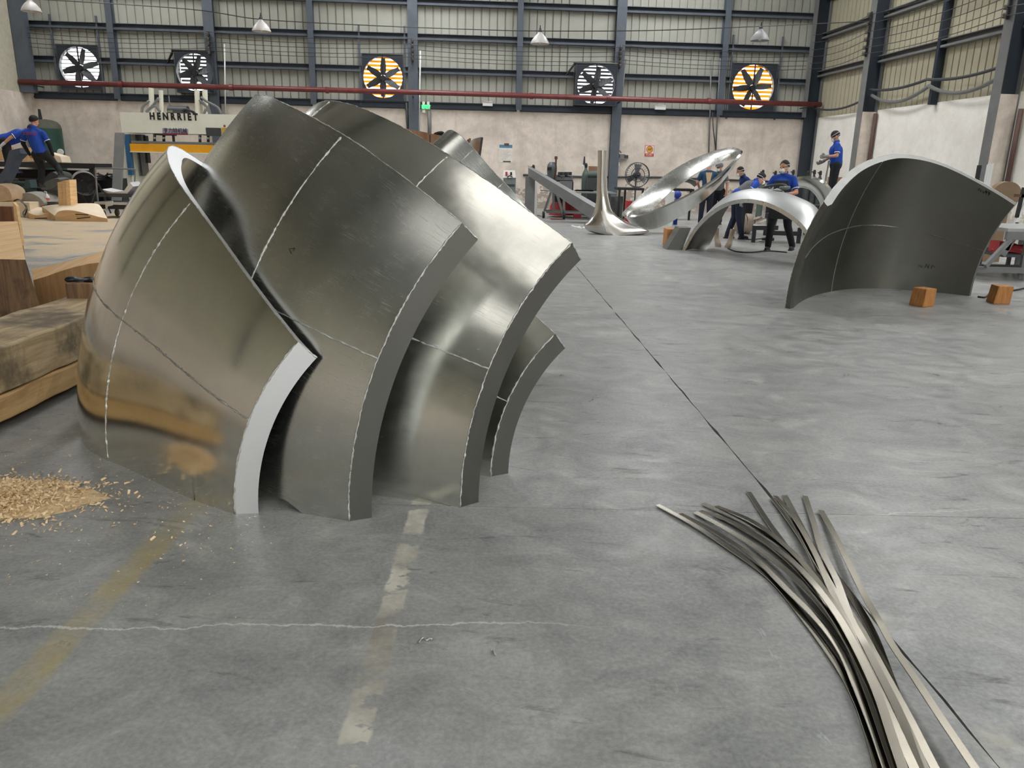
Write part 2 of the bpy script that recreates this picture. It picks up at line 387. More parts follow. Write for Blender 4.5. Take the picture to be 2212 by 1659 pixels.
for k in range(len(cuts)-1):
    for z in (3.47, 4.62, 5.70, 6.80, 7.9, 9.0):
        a0, a1 = cuts[k]+.06, cuts[k+1]-.06
        segs = [(a0, a1)]
        for f in FANS:
            if f[2]-.05 < z < f[3]+.05 and z > 3.6:
                segs = [s2 for s in segs for s2 in ([(s[0], min(s[1], f[0]-.02)), (max(s[0], f[1]+.02), s[1])] if s[0] < f[1] and s[1] > f[0] else [s]) if s2[1]-s2[0] > .1]
        for s in segs:
            m = MB(); wbox(m, s[0], s[1], -.20, -.02, z+.085, z+.10); wbox(m, s[0], s[1], -.032, -.02, z-.10, z+.085); wbox(m, s[0], s[1], -.20, -.02, z-.10, z-.085); wbox(m, s[0], s[1], -.2, -.188, z-.085, z-.03)
            if z < 3.6: wbox(m, s[0], s[1], -.16, -.14, z-.12, z+.12)
            m.build('wall_girt', M_STEELD if z < 3.6 else M_STEEL, wall_back)
# right-hand wall
HR = 3.40
m = MB(); wbox(m, AR-.02, AR+.35, BF, -.1, 0, HR); wall_right = struct(m.build('wall_right', M_PLAST2))
b = -.15
while b > -34:
    e = b-.831; sheet(e, b, HR-.02, ROOF+.3, wall_right, M_SHEET2, True); b = e
m = MB(); wbox(m, AR, AR+.05, BF, b, HR, ROOF+.3); m.build('cladding_back', MATS['cladding_left'] if 'cladding_left' in MATS else paint('cladding_left', (186, 180, 160), .5), wall_right)
colb = [wr(1880, 80, AR-.5)[0], wr(2178, 60, AR-.5)[0]]; colb += [colb[1]-(colb[0]-colb[1]), colb[1]-2*(colb[0]-colb[1]), colb[1]-3*(colb[0]-colb[1])]
for b in [-.35]+colb:
    m = MB(); wbox(m, AR-.52, AR-.50, b-.16, b+.16, 0 if b < -1 else HR, ROOF); wbox(m, AR-.05, AR-.025, b-.16, b+.16, 0, ROOF)
    mm = m.build('portal_column', M_STEELG, wall_right)
    m = MB(); wbox(m, AR-.50, AR-.05, b-.012, b+.012, 0 if b > -1 else HR-.05, ROOF); m.build('column_web', M_STEELD, wall_right)
    if b < -1:
        m = MB(); wbox(m, AR-.495, AR-.03, b-.14, b+.14, 0, HR-.06); m.build('plaster_pier', M_PLAST, wall_right)
pb = [wr(2040, 120, AR)[0]]; pb += [pb[0]-(colb[0]-colb[1]), -2.2]
for b in pb[:2]:
    m = MB(); wbox(m, AR-.22, AR-.02, b-.06, b+.06, HR-.06, ROOF); m.build('wall_post', M_STEELD, wall_right)
bc = sorted([-.2, -34]+colb[:4]+pb[:2], reverse=True)
for k in range(len(bc)-1):
    for z in (4.87, 6.13, 7.4, 8.6):
        m = MB(); wbox(m, AR-.2, AR-.01, bc[k+1]+.07, bc[k]-.07, z+.08, z+.1); wbox(m, AR-.03, AR-.015, bc[k+1]+.07, bc[k]-.07, z-.1, z+.08); wbox(m, AR-.2, AR-.01, bc[k+1]+.07, bc[k]-.07, z-.1, z-.085); wbox(m, AR-.2, AR-.19, bc[k+1]+.07, bc[k]-.07, z-.09, z-.04)
        m.build('wall_girt', M_STEELG, wall_right)
# left-hand wall
m = MB(); wbox(m, AL-.35, AL+.02, BF, -.1, 0, H_TOP); wall_left = struct(m.build('wall_left', M_PLAST))
m = MB(); wbox(m, AL-.05, AL, BF, 0, H_TOP, ROOF+.3); m.build('cladding_back', paint('cladding_left', (186, 180, 160), .5), wall_left)
for k in range(5):
    m = MB(); wbox(m, AL+.02, AL+.45, -7*k-.75, -7*k-.45, H_TOP, ROOF); m.build('portal_column', M_STEEL, wall_left)
# wall behind, with the big open gate the daylight comes through
m = MB(); GA0, GA1 = -11, -4.6
wbox(m, AL-.3, GA0, BF-.2, BF, 0, ROOF+.3); wbox(m, GA1, AR+.3, BF-.2, BF, 0, ROOF+.3); wbox(m, GA0, GA1, BF-.2, BF, 4.6, ROOF+.3)
wall_front = struct(m.build('wall_front', paint('front_wall', (140, 136, 120), .7)))
# roof with glowing skylight panes, several added out of view just to light the hall
PANES = [(-8.6, -6.6, -36.5, -32.5), (-4.4, -1.6, -31, -25.5), (-5.0, -3.0, -17, -10), (-5.0, -3.0, -7.5, -1.5), (-14, -12.4, -9, -2), (3.2, 5.2, -8, -2)]
PANES += [(8.3, 10.1, b, b+6) for b in (-37, -29, -21, -13)]
PANES += [(a0, a0+2.4, -46, -38) for a0 in (-5, -1.2, 3.2, 7)]  # rear panes added behind the camera to brighten the near floor
M_SKY = emit('skylight_fill_pane', (.97, .98, 1, 1), SKYLIGHT); M_SKY2 = emit('dimmed_skylight_pane', (1, .975, .92, 1), DIM_PANE)  # second pane glows weaker so its reflection in the shells stays unclipped
ca = sorted(set([AL-.3, AR+.3]+[p[0] for p in PANES]+[p[1] for p in PANES])); m = MB()
for a0, a1 in zip(ca, ca[1:]):
    pv = BF
    for q in sorted(p[2:] for p in PANES if p[0] <= a0+1e-6 and p[1] >= a1-1e-6): wbox(m, a0, a1, pv, q[0], ROOF+.2, ROOF+.3); pv = q[1]
    wbox(m, a0, a1, pv, .3, ROOF+.2, ROOF+.3)
ceiling = struct(m.build('ceiling', M_ROOF))
for a0, a1, b0, b1 in PANES:
    m = MB(); wbox(m, a0, a1, b0, b1, ROOF+.22, ROOF+.26); m.build('skylight_fill_pane', M_SKY2 if -37 < b0 < -24 and a0 < 0 else M_SKY, ceiling)
for k in range(14):
    m = MB(); b = -1.5-3.4*k; wbox(m, AL, AR, b-.06, b+.06, ROOF-.05, ROOF+.19); m.build('roof_purlin', M_STEELD, ceiling)
for k in range(7):
    m = MB(); b = -.6-7*k; wbox(m, AL, AR, b-.15, b+.15, ROOF-.6, ROOF-.05); m.build('roof_rafter', M_STEELD, ceiling)

# ------------------------------------------------------------------ bent double-skinned aluminium shells
ALU_A = alu('mill_aluminium_bright', (232, 231, 224), .14, .05, .04)
ALU_B = alu('mill_aluminium_scratched', (216, 217, 214), .24, .06, .03)
ALU_C = alu('mill_aluminium_wavy', (230, 230, 224), .2, .06, .14)
ALU_S = alu('sawn_aluminium', (236, 236, 236), .5, .10, .06, False)
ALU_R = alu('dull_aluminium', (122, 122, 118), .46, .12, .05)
ALU_W = paint('weld_bead', (216, 216, 212), .28, 1., .25, 60, .4)
class Elbow:
    """sheet bent round a level axis through (cx, cy) heading al: profile (r, s) swept from th0 to th1"""
    def __init__(e, cx, cy, al, th): e.c = Vector((cx, cy, 0)); e.d = Vector((math.sin(al), math.cos(al), 0)); e.n = Vector((math.cos(al), -math.sin(al), 0)); e.th = th
    def pt(e, r, s, th): return e.c+e.d*s-e.n*(r*math.cos(th))+Vector((0, 0, r*math.sin(th)))
def offset_prof(pr, t, endcut):
    P = np.array(pr); T = np.gradient(P, axis=0); T /= np.linalg.norm(T, axis=1)[:, None]+1e-9
    N = np.c_[-T[:, 1], T[:, 0]]           # turned towards the inside of the U
    Q = P+N*(np.array([t(i/(len(P)-1)) for i in range(len(P))])[:, None] if callable(t) else t)
    return Q
def smooth_prof(prof, nu, sig=9):
    d = np.array(spline(prof, 400)); A = np.r_[0, np.cumsum(np.hypot(*np.diff(d, axis=0).T))]; q = np.linspace(0, A[-1], 240)
    d = np.c_[np.interp(q, A, d[:, 0]), np.interp(q, A, d[:, 1])]; k = np.exp(-.5*(np.arange(-30, 31)/sig)**2); k /= k.sum()
    e = np.r_[2*d[0]-d[30:0:-1], d, 2*d[-1]-d[-2:-32:-1]]; f = np.c_[np.convolve(e[:, 0], k, 'valid'), np.convolve(e[:, 1], k, 'valid')]
    i = np.linspace(0, 239, nu); return np.c_[np.interp(i, np.arange(240), f[:, 0]), np.interp(i, np.arange(240), f[:, 1])]
def arclen(pr): return np.r_[0, np.cumsum(np.hypot(*np.diff(np.array(pr), axis=0).T))]
def make_shell(name, label, E, prof, t, mskin, mrim, useams=(), tseams=(), th0=None, nu=90, nv=28, inner_first=True, cut=.1, min_=None, group=None, ends=True, bead=.0052):
    pr = smooth_prof(prof, nu); inn = offset_prof(pr, t, cut)
    # the end plates run straight across, so the first and last inner points are squared off
    def sq(i, j):
        v = inn[i]; inn[i] = [pr[i][0]-cut, pr[i][1]] if i == 0 else inn[i]
    sq(0, 1)
    if inn[1][1] < inn[0][1]: inn[1] = inn[0]*.5+inn[2]*.5
    th0 = th0 or (lambda u: 0.)
    root = thing(name, label, 'aluminium shell', tuple(E.pt(pr[0][0], pr[0][1], 0)), 0, group)
    def surf(P): return [[E.pt(P[i][0], P[i][1], th0(i/(nu-1))+(E.th-th0(i/(nu-1)))*j/(nv-1)) for i in range(nu)] for j in range(nv)]
    O, I = surf(pr), surf(inn)
    AL_ = arclen(pr)
    m = MB(); m.grid(O)
    for k in list(m.uv): u, v = m.uv[k]; m.uv[k] = (AL_[round(u*(nu-1))], v*1.3)
    m.build('outer_skin', mskin, root, True)
    m = MB(); m.grid(I); m.build('inner_skin', min_ or mskin, root, True)
    m = MB(); m.grid([O[-1], I[-1]]); m.build('top_rim', mrim, root); m = MB(); m.grid([O[0], I[0]]); m.build('bottom_rim', mrim, root)
    if ends:
        for i in (0, nu-1):
            m = MB(); m.grid([[O[j][i] for j in range(nv)], [I[j][i] for j in range(nv)]]); m.build('end_plate', mrim, root)
    def weld(path, r):
        P = [];
        for a, b in zip(path, path[1:]):
            n = max(1, int((b-a).length/.012))
            P += [a.lerp(b, k/n) for k in range(n)]
        rr = [r*(.4+.95*rng.random()**1.5) for _ in P]; mm = MB()
        P = [p+Vector(rng.normal(0, r*.22, 3)) for p in P]
        mm.tube(P, rr, 6); return mm.build('weld_seam', ALU_W, root, True)
    weld([O[j][0] for j in range(nv)], bead); weld(O[-1], bead*.55)
    if ends: weld([I[-1][0], O[-1][0]], bead*.7)
    for s in useams:
        i = int(np.argmin(abs(AL_/AL_[-1]-s))); weld([O[j][i] for j in range(nv)], bead)
    for th in tseams: weld([E.pt(p[0], p[1], th) for p in pr], bead)
    return root
def at_s(prof, r, s, nu=90):
    pr = smooth_prof(prof, nu); A = arclen(pr); i = int(np.argmin(np.hypot(pr[:, 0]-r, pr[:, 1]-s))); return A[i]/A[-1]
EA = Elbow(-.1438, 3.5257, -.14, .7673)
PA = [(1.112, -.286), (1.27, -.17), (1.455, .0), (1.63, .18), (1.79, .335), (1.90, .43), (2.015, .545), (2.12, .715), (2.2, .9), (2.245, 1.055), (2.264, 1.185), (2.25, 1.26), (2.19, 1.36), (2.13, 1.42)]
make_shell('aluminium_shell', 'nearest curved aluminium shell, mirror-bright with a pale end plate, left of the row', EA, PA, lambda u: .035+.055*min(1, max(0, (u-.4)/.35)), ALU_A, ALU_S,
           [at_s(PA, 1.884, .411)], [.40], group='bent aluminium shells standing in a row')
EB = Elbow(1.1278, 3.4016, -.41, .772)
PB = [(1.815, .395), (1.927, .49), (2.054, .603), (2.208, .797), (2.321, .982), (2.423, 1.23), (2.54, 1.575), (2.62, 1.85), (2.652, 2.08), (2.664, 2.25)]
SHB = make_shell('aluminium_shell', 'tall scratched aluminium shell with a small black scrawl, second from the left', EB, PB, .085, ALU_B, ALU_R,
           [at_s(PB, 2.321, .982)], [.405], th0=lambda u: 0. if u < .11 else .024*min(1, (u-.11)/.04), group='bent aluminium shells standing in a row')
EC = Elbow(1.156, 3.7394, -.65, .9628)
PC = [(1.42, .41), (1.5, .515), (1.606, .655), (1.765, .862), (1.879, 1.048), (1.996, 1.25), (2.1, 1.471), (2.177, 1.697), (2.217, 1.876), (2.232, 2.05), (2.21, 2.22), (2.15, 2.45), (2.0, 2.72), (1.75, 2.95)]
make_shell('aluminium_shell', 'aluminium shell with rippled polished face, third in the row', EC, PC, .08, ALU_C, ALU_R,
           [at_s(PC, 1.879, 1.048), at_s(PC, 2.225, 1.95)], [.46], group='bent aluminium shells standing in a row')
ED = Elbow(.993, 3.409, -.5, .924)
PD = [(.878, .666), (.945, .735), (1.07, .86), (1.24, 1.05), (1.38, 1.3), (1.44, 1.6), (1.40, 1.85)]
make_shell('aluminium_shell', 'low aluminium shell peeping out right of the row, the smallest', ED, PD, .08, ALU_A, ALU_R, [], [.45], group='bent aluminium shells standing in a row', nu=50)
EE = Elbow(1.6, 5.3, -.6, .95)
PE = [(1.05, 1.28), (1.25, 1.36), (1.48, 1.45), (1.65, 1.53), (1.79, 1.63), (1.98, 1.72), (2.14, 1.83), (2.165, 1.92), (2.08, 2.12), (1.9, 2.3)]
make_shell('aluminium_shell', 'pointed aluminium shell rising behind the third shell, farthest of the row', EE, PE, .07, ALU_B, ALU_R, [at_s(PE, 1.98, 1.72), at_s(PE, 1.7, 1.56)], [], group='bent aluminium shells standing in a row', nu=60)
# big dull shell on the right, its hollow side towards us
ER = Elbow(6.367, 7.873, 1.144, .603)
PR_in = [(2.05, -2.57), (2.36, -2.16), (2.70, -1.6), (2.91, -1.06), (2.985, -.62), (2.85, -.13), (2.52, .17), (2.22, .35), (2.06, .41)]
prn = np.array(spline(PR_in, 90)); PR = offset_prof(prn, -.085, 0)
PR = [tuple(PR[i]) for i in (0, 11, 22, 33, 44, 55, 66, 78, 89)]
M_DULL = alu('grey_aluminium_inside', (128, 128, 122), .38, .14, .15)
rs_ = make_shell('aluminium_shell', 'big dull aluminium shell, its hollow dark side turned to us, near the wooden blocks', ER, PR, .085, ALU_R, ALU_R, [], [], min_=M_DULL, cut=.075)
for s_ in (.36, .6):
    i = int(s_*89); m = MB(); m.tube([ER.pt(prn[i][0]-.006, prn[i][1], .603*j/20) for j in range(21)], .006, 5); m.build('weld_seam', paint('ground_weld', (150, 150, 146), .45, 1., .2, 40), rs_)
m = MB(); m.tube([ER.pt(p[0]-.006, p[1], .29) for p in prn], .007, 5); m.build('weld_seam', MATS['ground_weld'], rs_)

# ------------------------------------------------------------------ things on the back wall
def ring_panel(m, a0, a1, z0, z1, rad, b, thick=.03, seg=48):
    """square plate with a round hole, in the wall's own frame"""
    ca, cz = (a0+a1)/2, (z0+z1)/2; ha, hz = (a1-a0)/2, (z1-z0)/2
    rows = []
    for d in (0, thick):
        o, i_ = [], []
        for k in range(seg):
            t = 2*PI*k/seg; c, s_ = math.cos(t), math.sin(t); q = min(ha/max(abs(c), 1e-6), hz/max(abs(s_), 1e-6)); cn = k % (seg//4) == seg//8
            o.append(bw(ca+(math.copysign(ha, c) if cn else c*q), b+d, cz+(math.copysign(hz, s_) if cn else s_*q))); i_.append(bw(ca+c*rad, b+d, cz+s_*rad))
        rows += [o, i_]
    m.grid([rows[0], rows[1]], True); m.grid([rows[1], rows[3]], True); m.grid([rows[3], rows[2]], True); m.grid([rows[2], rows[0]], True)
def slat_material(name, c, tr):
    t = NT(name); t.p.inputs['Base Color'].default_value = rgb(*c); t.p.inputs['Roughness'].default_value = .8; t.p.inputs['Specular IOR Level'].default_value = .05
    tl = t.n('ShaderNodeBsdfTranslucent'); tl.inputs[0].default_value = rgb(*c); mx = t.n('ShaderNodeMixShader'); mx.inputs[0].default_value = tr
    o = t.t.nodes['Material Output']; t.t.links.new(t.p.outputs[0], mx.inputs[1]); t.t.links.new(tl.outputs[0], mx.inputs[2]); t.t.links.new(mx.outputs[0], o.inputs[0])
    t.t.links.new(t.ramp(t.noise(t.coord(), 3), (.3, tuple(x*.85 for x in rgb(*c)[:3])+(1,)), (.7, rgb(*c))), tl.inputs[0]); return t.m
SL_Y = slat_material('yellow_louvre', (252, 200, 44), .55); SL_W = slat_material('white_louvre', (226, 224, 226), .3); SL_G = slat_material('grey_louvre', (130, 130, 136), .2)
FLAB = ['round exhaust fan near the left corner, white daylight behind its blades', 'small boxed exhaust fan above the white press', 'exhaust fan with yellow louvres above the tall shells, left of a thick column',
        'boxed exhaust fan with bright side gaps, between the yellow-louvred fans', 'exhaust fan with glowing yellow louvres at the right end of the back wall']
FCEN = []
for k, (a0, a1, z0, z1) in enumerate(FANS):
    bx = -.4 if k in (1, 3) else -.12
    ca, cz = (a0+a1)/2, (z0+z1)/2; rad = min(a1-a0, z1-z0)*.475; FCEN.append((ca, cz, bx))
    f = thing('exhaust_fan', FLAB[k], 'fan', tuple(bw(ca, bx, z0)), BETA, 'exhaust fans in the back wall')
    m = MB(); t = .03
    wbox(m, a0, a0+t, bx, .06, z0, z1); wbox(m, a1-t, a1, bx, .06, z0, z1); wbox(m, a0+t, a1-t, bx, .06, z1-t, z1); wbox(m, a0+t, a1-t, bx, .06, z0, z0+t); m.build('housing', M_DGREY, f)
    m = MB(); ring_panel(m, a0+t, a1-t, z0+t, z1-t, rad, bx+.02); fp = m.build('front_panel', M_STEELD, f)
    m = MB(); G = [[bw(ca+math.cos(2*PI*i/40)*rad, bx+d, cz+math.sin(2*PI*i/40)*rad) for i in range(40)] for d in (.03, .2)]; m.grid(G, True); m.build('venturi_ring', M_STEELG, fp, True)
    m = MB(); wbox(m, ca-.02, ca+.02, bx+.02, bx+.05, z0+t, z1-t); m.build('support_bar', M_BLACK, f)
    m = MB(); m.lathe([(0.001, 0), (.09, 0), (.1, .04), (.1, .14), (.001, .15)], bw(ca, bx+.03, cz-.02), 16, EY, False); hb = m.build('hub', M_BLACK, f, R(40))
    off = (.25, .22, .5, .35, .1)[k]
    for j in range(6):
        an = off+j*PI/3; m = MB(); r1, r2 = .09, rad*.93; rows = []
        for q in range(6):
            rr = r1+(r2-r1)*q/5; w = .075+.045*math.sin(PI*min(1, q/5+.15)); tw = .55-.3*q/5; row = []
            for s_ in (-1, 1):
                ct, st = math.cos(an), math.sin(an); row.append((ca+ct*rr-st*s_*w*math.cos(tw), bx+.12+s_*w*math.sin(tw), cz+st*rr+ct*s_*w*math.cos(tw)))
            rows.append(row)
        P = [[bw(*p) for p in r_] for r_ in rows]; Q = [[bw(p[0], p[1]+.008, p[2]) for p in r_] for r_ in rows]
        m.grid(P); m.grid([[r_[1], r_[0]] for r_ in Q]); m.grid([[p[0] for p in P], [p[0] for p in Q]]); m.grid([[p[1] for p in P], [p[1] for p in Q]]); m.grid([P[-1], Q[-1]])
        m.build('blade', M_DGREY, hb)
    mat_s = {0: SL_W, 1: SL_G, 2: SL_Y, 3: SL_G, 4: SL_Y}[k]; ns = 11; hh = (z1-z0-2*t)/ns
    for j in range(ns):
        z = z0+t+hh*(j+.5); m = MB(); th = 1.2; w = hh*(.66 if k != 0 else .4)
        da, dz = math.cos(th)*w*.5, math.sin(th)*w*.5
        m.add([bw(a0+t, .10-da, z-dz), bw(a1-t, .10-da, z-dz), bw(a1-t, .10+da, z+dz), bw(a0+t, .10+da, z+dz),
               bw(a0+t, .106-da, z-dz), bw(a1-t, .106-da, z-dz), bw(a1-t, .106+da, z+dz), bw(a0+t, .106+da, z+dz)],
              [(0, 1, 2, 3), (7, 6, 5, 4), (0, 4, 5, 1), (1, 5, 6, 2), (2, 6, 7, 3), (3, 7, 4, 0)]); m.build('louvre_slat', mat_s, f)
    if k in (1, 3):
        m = MB(); m.bar(bw(a0-.35, -.15, z1-.45), bw(a0-.02, bx+.05, z1), .05); m.build('bracket', M_BLACK, f)
        m = MB(); wbox(m, a0-.06, a1+.06, bx-.03, -.2, z1, z1+.03); m.build('hood', M_STEELG if k == 3 else M_BLACK, f)
    else:
        for aa in (a0-.06, a1+.06):
            m = MB(); wbox(m, aa-.03, aa+.03, -.16, -.1, z0-.3, z1+.9); m.build('mounting_post', M_STEEL, f)
# red pipe along the whole wall
f = thing('fire_pipe', 'long dark red pipe running along the back wall under the fans', 'pipe', tuple(bw(AL, -.75, 3.82)), BETA)
m = MB(); m.tube([bw(AL+.03, -.75, 3.82), bw(-3, -.75, 3.85), bw(4, -.75, 3.82), bw(AR-.1, -.75, 3.83)], .085, 12); m.build('pipe_run', M_PIPE, f, True)
for a in (-14, -10.4, -7.2, -.2, 2.5, 6.1):
    m = MB(); m.lathe([(.105, -.06), (.105, .06)], bw(a, -.75, 3.835), 12, EX); m.build('coupling', M_PIPE, f, R(40))
for a in list(thick)+[AR-.6, AL+.5]:
    m = MB(); m.bar(bw(a, -.75, 3.72), bw(a, -.15, 3.72), .04); m.build('bracket', M_STEELD, f)
# bare wires on insulator racks
WZ = [5.52, 5.36, 5.22, 5.06, 4.94]
f = thing('wire_line', 'line of thin bare wires strung between columns on the back wall', 'wires', tuple(bw(AL, -.5, 4.9)), BETA)
sup = [AL+.2]+list(thick)+[AR-.75]
for z in WZ:
    P = []
    for i in range(len(sup)-1):
        for q in range(9):
            x = q/8; P.append(bw(sup[i]+(sup[i+1]-sup[i])*x, -.62, z+.05*(i % 2)-.18*4*x*(1-x)*.5))
    m = MB(); m.tube(P, .009, 4); m.build('wire', M_DGREY, f)
def rack(pos, mx, lab, pts):
    r_ = thing('insulator_rack', lab, 'rack', pos, 0, 'insulator racks on the columns')
    m = MB(); m.bar(pts[0]-Vector((0, 0, .08)), pts[-1]+Vector((0, 0, .08)), .05); m.build('rack_bar', M_BLACK, r_)
    for p in pts:
        m = MB(); m.lathe([(.02, -.06), (.055, -.045), (.03, -.01), (.055, .02), (.03, .06)], p+mx, 8); m.build('insulator', paint('brown_glaze', (88, 80, 76), .25), r_, True)
for a, lab in zip(thick, ('insulator rack on the column behind the press', 'insulator rack on the column right of the yellow middle fan', 'insulator rack on the column right of the boxed fan')):
    rack(tuple(bw(a, -.33, 4.85)), EY*-.12, lab, [bw(a, -.36, z) for z in WZ[::-1]])
f = thing('wire_line', 'line of thin wires strung along the right-hand cladding wall', 'wires', tuple(bw(AR-.6, -.5, 4.9)), 0)
for i, z in enumerate((6.12, 5.88, 5.64, 5.42, 5.2, 5.02)):
    P = []
    for b0, b1 in ((-.6, colb[0]), (colb[0], colb[1]), (colb[1], colb[2])):
        for q in range(9):
            x = q/8; P.append(bw(AR-.62, b0+(b1-b0)*x, z-.30*4*x*(1-x)*.4))
    m = MB(); m.tube(P, .010, 4); m.build('wire', M_DGREY, f)
for b, lab in ((colb[0], 'insulator rack on the first column of the right wall'), (colb[1], 'insulator rack on the column at the right edge')):
    rack(tuple(bw(AR-.56, b, 5.0)), EX*-.08, lab, [bw(AR-.56, b, z) for z in (5.02, 5.2, 5.42, 5.64, 5.88, 6.12)])
# sagging cables along the right wall ledge
for lab, off, sag, r_ in (('thick grey cable sagging along the right wall ledge, the lower one', 0., .3, .05), ('black cable lying along the right wall ledge above the sagging one', .16, .10, .04), ('third cable drooping from the corner of the right wall ledge', -.06, .2, .035)):
    bs = [-.4, colb[0]+.2] if 'third' in lab else [colb[0]-.2, pb[0], colb[1]+.1]
    P = []
    for b0, b1 in zip(bs, bs[1:]):
        for q in range(11): x = q/10; P.append(bw(AR-.3-off*.5, b0+(b1-b0)*x, HR+.42+off-sag*4*x*(1-x)))
    m = MB(); m.tube(P, r_, 7); tag(m.build('cable', M_DGREY if 'grey' not in lab else M_STEELG, None, True), lab, 'cable')
# conduits on the wall
def conduit(pts, r_, mat, lab):
    m = MB(); m.tube([bw(*wbp) for wbp in pts], r_, 7); tag(m.build('conduit', mat, None, True), lab, 'conduit')
def cpt(x, y, b): a, z = wb(x, y, b); return (a, b, z)
conduit([cpt(1352, 128, -.2), cpt(1340, 235, -.2), cpt(1333, 330, -.2)], .028, M_STEELG, 'thin grey conduit dropping to the switch boxes right of the column')
conduit([cpt(1340, 240, -.2), cpt(1330, 300, -.2), cpt(1328, 332, -.2)], .022, M_DGREY, 'dark cable dropping to the switch boxes beside the column')
conduit([cpt(1536, 126, -.22), cpt(1534, 240, -.22), cpt(1531, 330, -.22)], .028, M_STEELG, 'thin grey conduit dropping behind the polished loop, left one')
conduit([cpt(1556, 126, -.22), cpt(1550, 240, -.22), cpt(1546, 330, -.22)], .028, M_STEELG, 'thin grey conduit dropping behind the polished loop, right one')
conduit([cpt(1539, 243, -.26), cpt(1541, 280, -.26), cpt(1546, 322, -.26)], .02, M_DGREY, 'dark cable between the two conduits behind the polished loop')
conduit([cpt(908, 108, -.2), cpt(905, 290, -.2)], .03, M_WHITE, 'white conduit beside the green exit sign')
conduit([cpt(927, 240, -.2), cpt(928, 300, -.2)], .07, M_STEELG, 'short grey duct below the exit sign')
conduit([cpt(878, 222, -.2), cpt(882, 300, -.2)], .05, M_DGREY, 'dark duct left of the column under the middle fan')
conduit([cpt(485, 95, -.2), cpt(487, 250, -.2)], .025, M_WHITE, 'white conduit on the wall right of the press')
conduit([cpt(1130, 378, -.16), cpt(1260, 382, -.16), cpt(1420, 383, -.16), cpt(1660, 392, -.16)], .035, M_DGREY, 'dark pipe running low along the back wall')
conduit([cpt(1757, 252, -.2), cpt(1737, 425, -.2)], .05, paint('rusty_brown', (92, 66, 58), .6), 'rusty downpipe at the right corner, left one')
conduit([cpt(1775, 252, -.32), cpt(1752, 425, -.32)], .05, MATS['rusty_brown'], 'rusty downpipe at the right corner, right one')
for x0, y0, x1, y1, lab in ((1892, 245, 1862, 395, 'rusty pipe beside the first column of the right wall'), (2206, 235, 2172, 420, 'rusty pipe beside the column at the right edge')):
    b0, z0 = wr(x0, y0, AR-.1); m = MB(); m.tube([bw(AR-.1, b0, z0), bw(AR-.1, b0, 1.0)], .055, 8); tag(m.build('conduit', MATS['rusty_brown'], None, True), lab, 'conduit')
# exit sign and emergency lights
def wpanel(x0, y0, x1, y1, b, d):
    a0, z1 = wb(x0, y0, b); a1, z0 = wb(x1, y1, b); return a0, a1, b, b+d, z0, z1
a0, a1, b0, b1, z0, z1 = wpanel(911, 226, 929, 236, -.24, .1)
f = thing('exit_sign', 'small glowing green exit sign with two lamp heads on the back wall', 'sign', tuple(bw((a0+a1)/2, -.2, z0)), BETA)
m = MB(); wbox(m, a0, a1, b0, -.12, z0, z1); cs = m.build('case', M_WHITE, f)
m = MB(); wbox(m, a0+.02, a1-.02, b0-.01, b0-.001, z0+.02, z1-.02); dp = m.build('display', paint('sign_black', (8, 20, 10), .3), f)
WM = BM @ Matrix.Rotation(R(90), 4, 'X')
def wtext(name, body, a, b, z, size, mat, par, bold=0., ext=.004): return text(name, body, size, mat, par, BM @ Matrix.Translation((a, b, z)) @ Matrix.Rotation(R(90), 4, 'X'), None, bold, ext)
wtext('lettering', 'EXIT', (a0+a1)/2, b0-.014, (z0+z1)/2, (z1-z0)*.95, emit('exit_green', (.03, 1, .12, 1), 2.5), dp, .012)
for q in (-.08, .08):
    m = MB(); m.lathe([(.001, 0), (.03, 0), (.055, .06), (.055, .09), (.001, .09)], bw((a0+a1)/2+q, b0+.12, z1+.06), 12, -EY, False); m.build('lamp_head', M_WHITE, cs, R(30))
m = MB(); wbox(m, a0+.02, a0+.12, b0+.02, -.12, z0-.12, z0-.01); m.build('battery_box', M_WHITE, f)
for (x0, y0, x1, y1), lab in (((1043, 218, 1064, 229), 'white emergency light box on the ledge right of the exit sign'), ((1416, 226, 1438, 237), 'white emergency light box on the ledge near the warning sign')):
    a0, a1, b0, b1, z0, z1 = wpanel(x0, y0, x1, y1, -.3, .2)
    f = thing('emergency_light', lab, 'light box', tuple(bw(a0, -.2, z0)), BETA, 'emergency light boxes on the ledge')
    m = MB(); wbox(m, a0, a1, b0, -.1, z0, z1-.03); m.build('case', M_WHITE, f)
    m = MB(); wbox(m, a0+.02, a1-.02, b0-.02, -.1, z1-.03, z1); m.build('lid', paint('pale_grey', (200, 200, 196), .4), f)
# paper notice and warning sign
a0, a1, b0, b1, z0, z1 = wpanel(1079, 311, 1106, 351, -.14, .01)
f = thing('paper_notice', 'white paper notice with a blue heading in a clear sleeve on the wall', 'notice', tuple(bw(a0, -.14, z0)), BETA)
m = MB(); wbox(m, a0, a1, -.13, -.12, z0, z1); m.build('sheet', paint('paper', (222, 216, 206), .7), f)
m = MB(); wbox(m, a0, a1, -.134, -.13, z1-.13, z1-.02); m.build('heading', paint('heading_blue', (84, 128, 156), .5), f)
m = MB(); wbox(m, a0+.17, a1-.12, -.138, -.134, z1-.06, z1+.03); m.build('clip', paint('brown_clip', (92, 66, 62), .5), f)
m = MB(); wbox(m, a0+.14, a1-.05, -.136, -.13, z0+.01, z0+.05); m.build('footer', M_DGREY, f)
for q in range(7):
    m = MB(); wbox(m, a0+.04, a1-.06-.05*(q % 3), -.132, -.13, z1-.22-.055*q, z1-.21-.055*q); m.build('printed_line', paint('print_grey', (168, 164, 156), .7), f)
a0, a1, b0, b1, z0, z1 = wpanel(1394, 314, 1412, 338, -.14, .01)
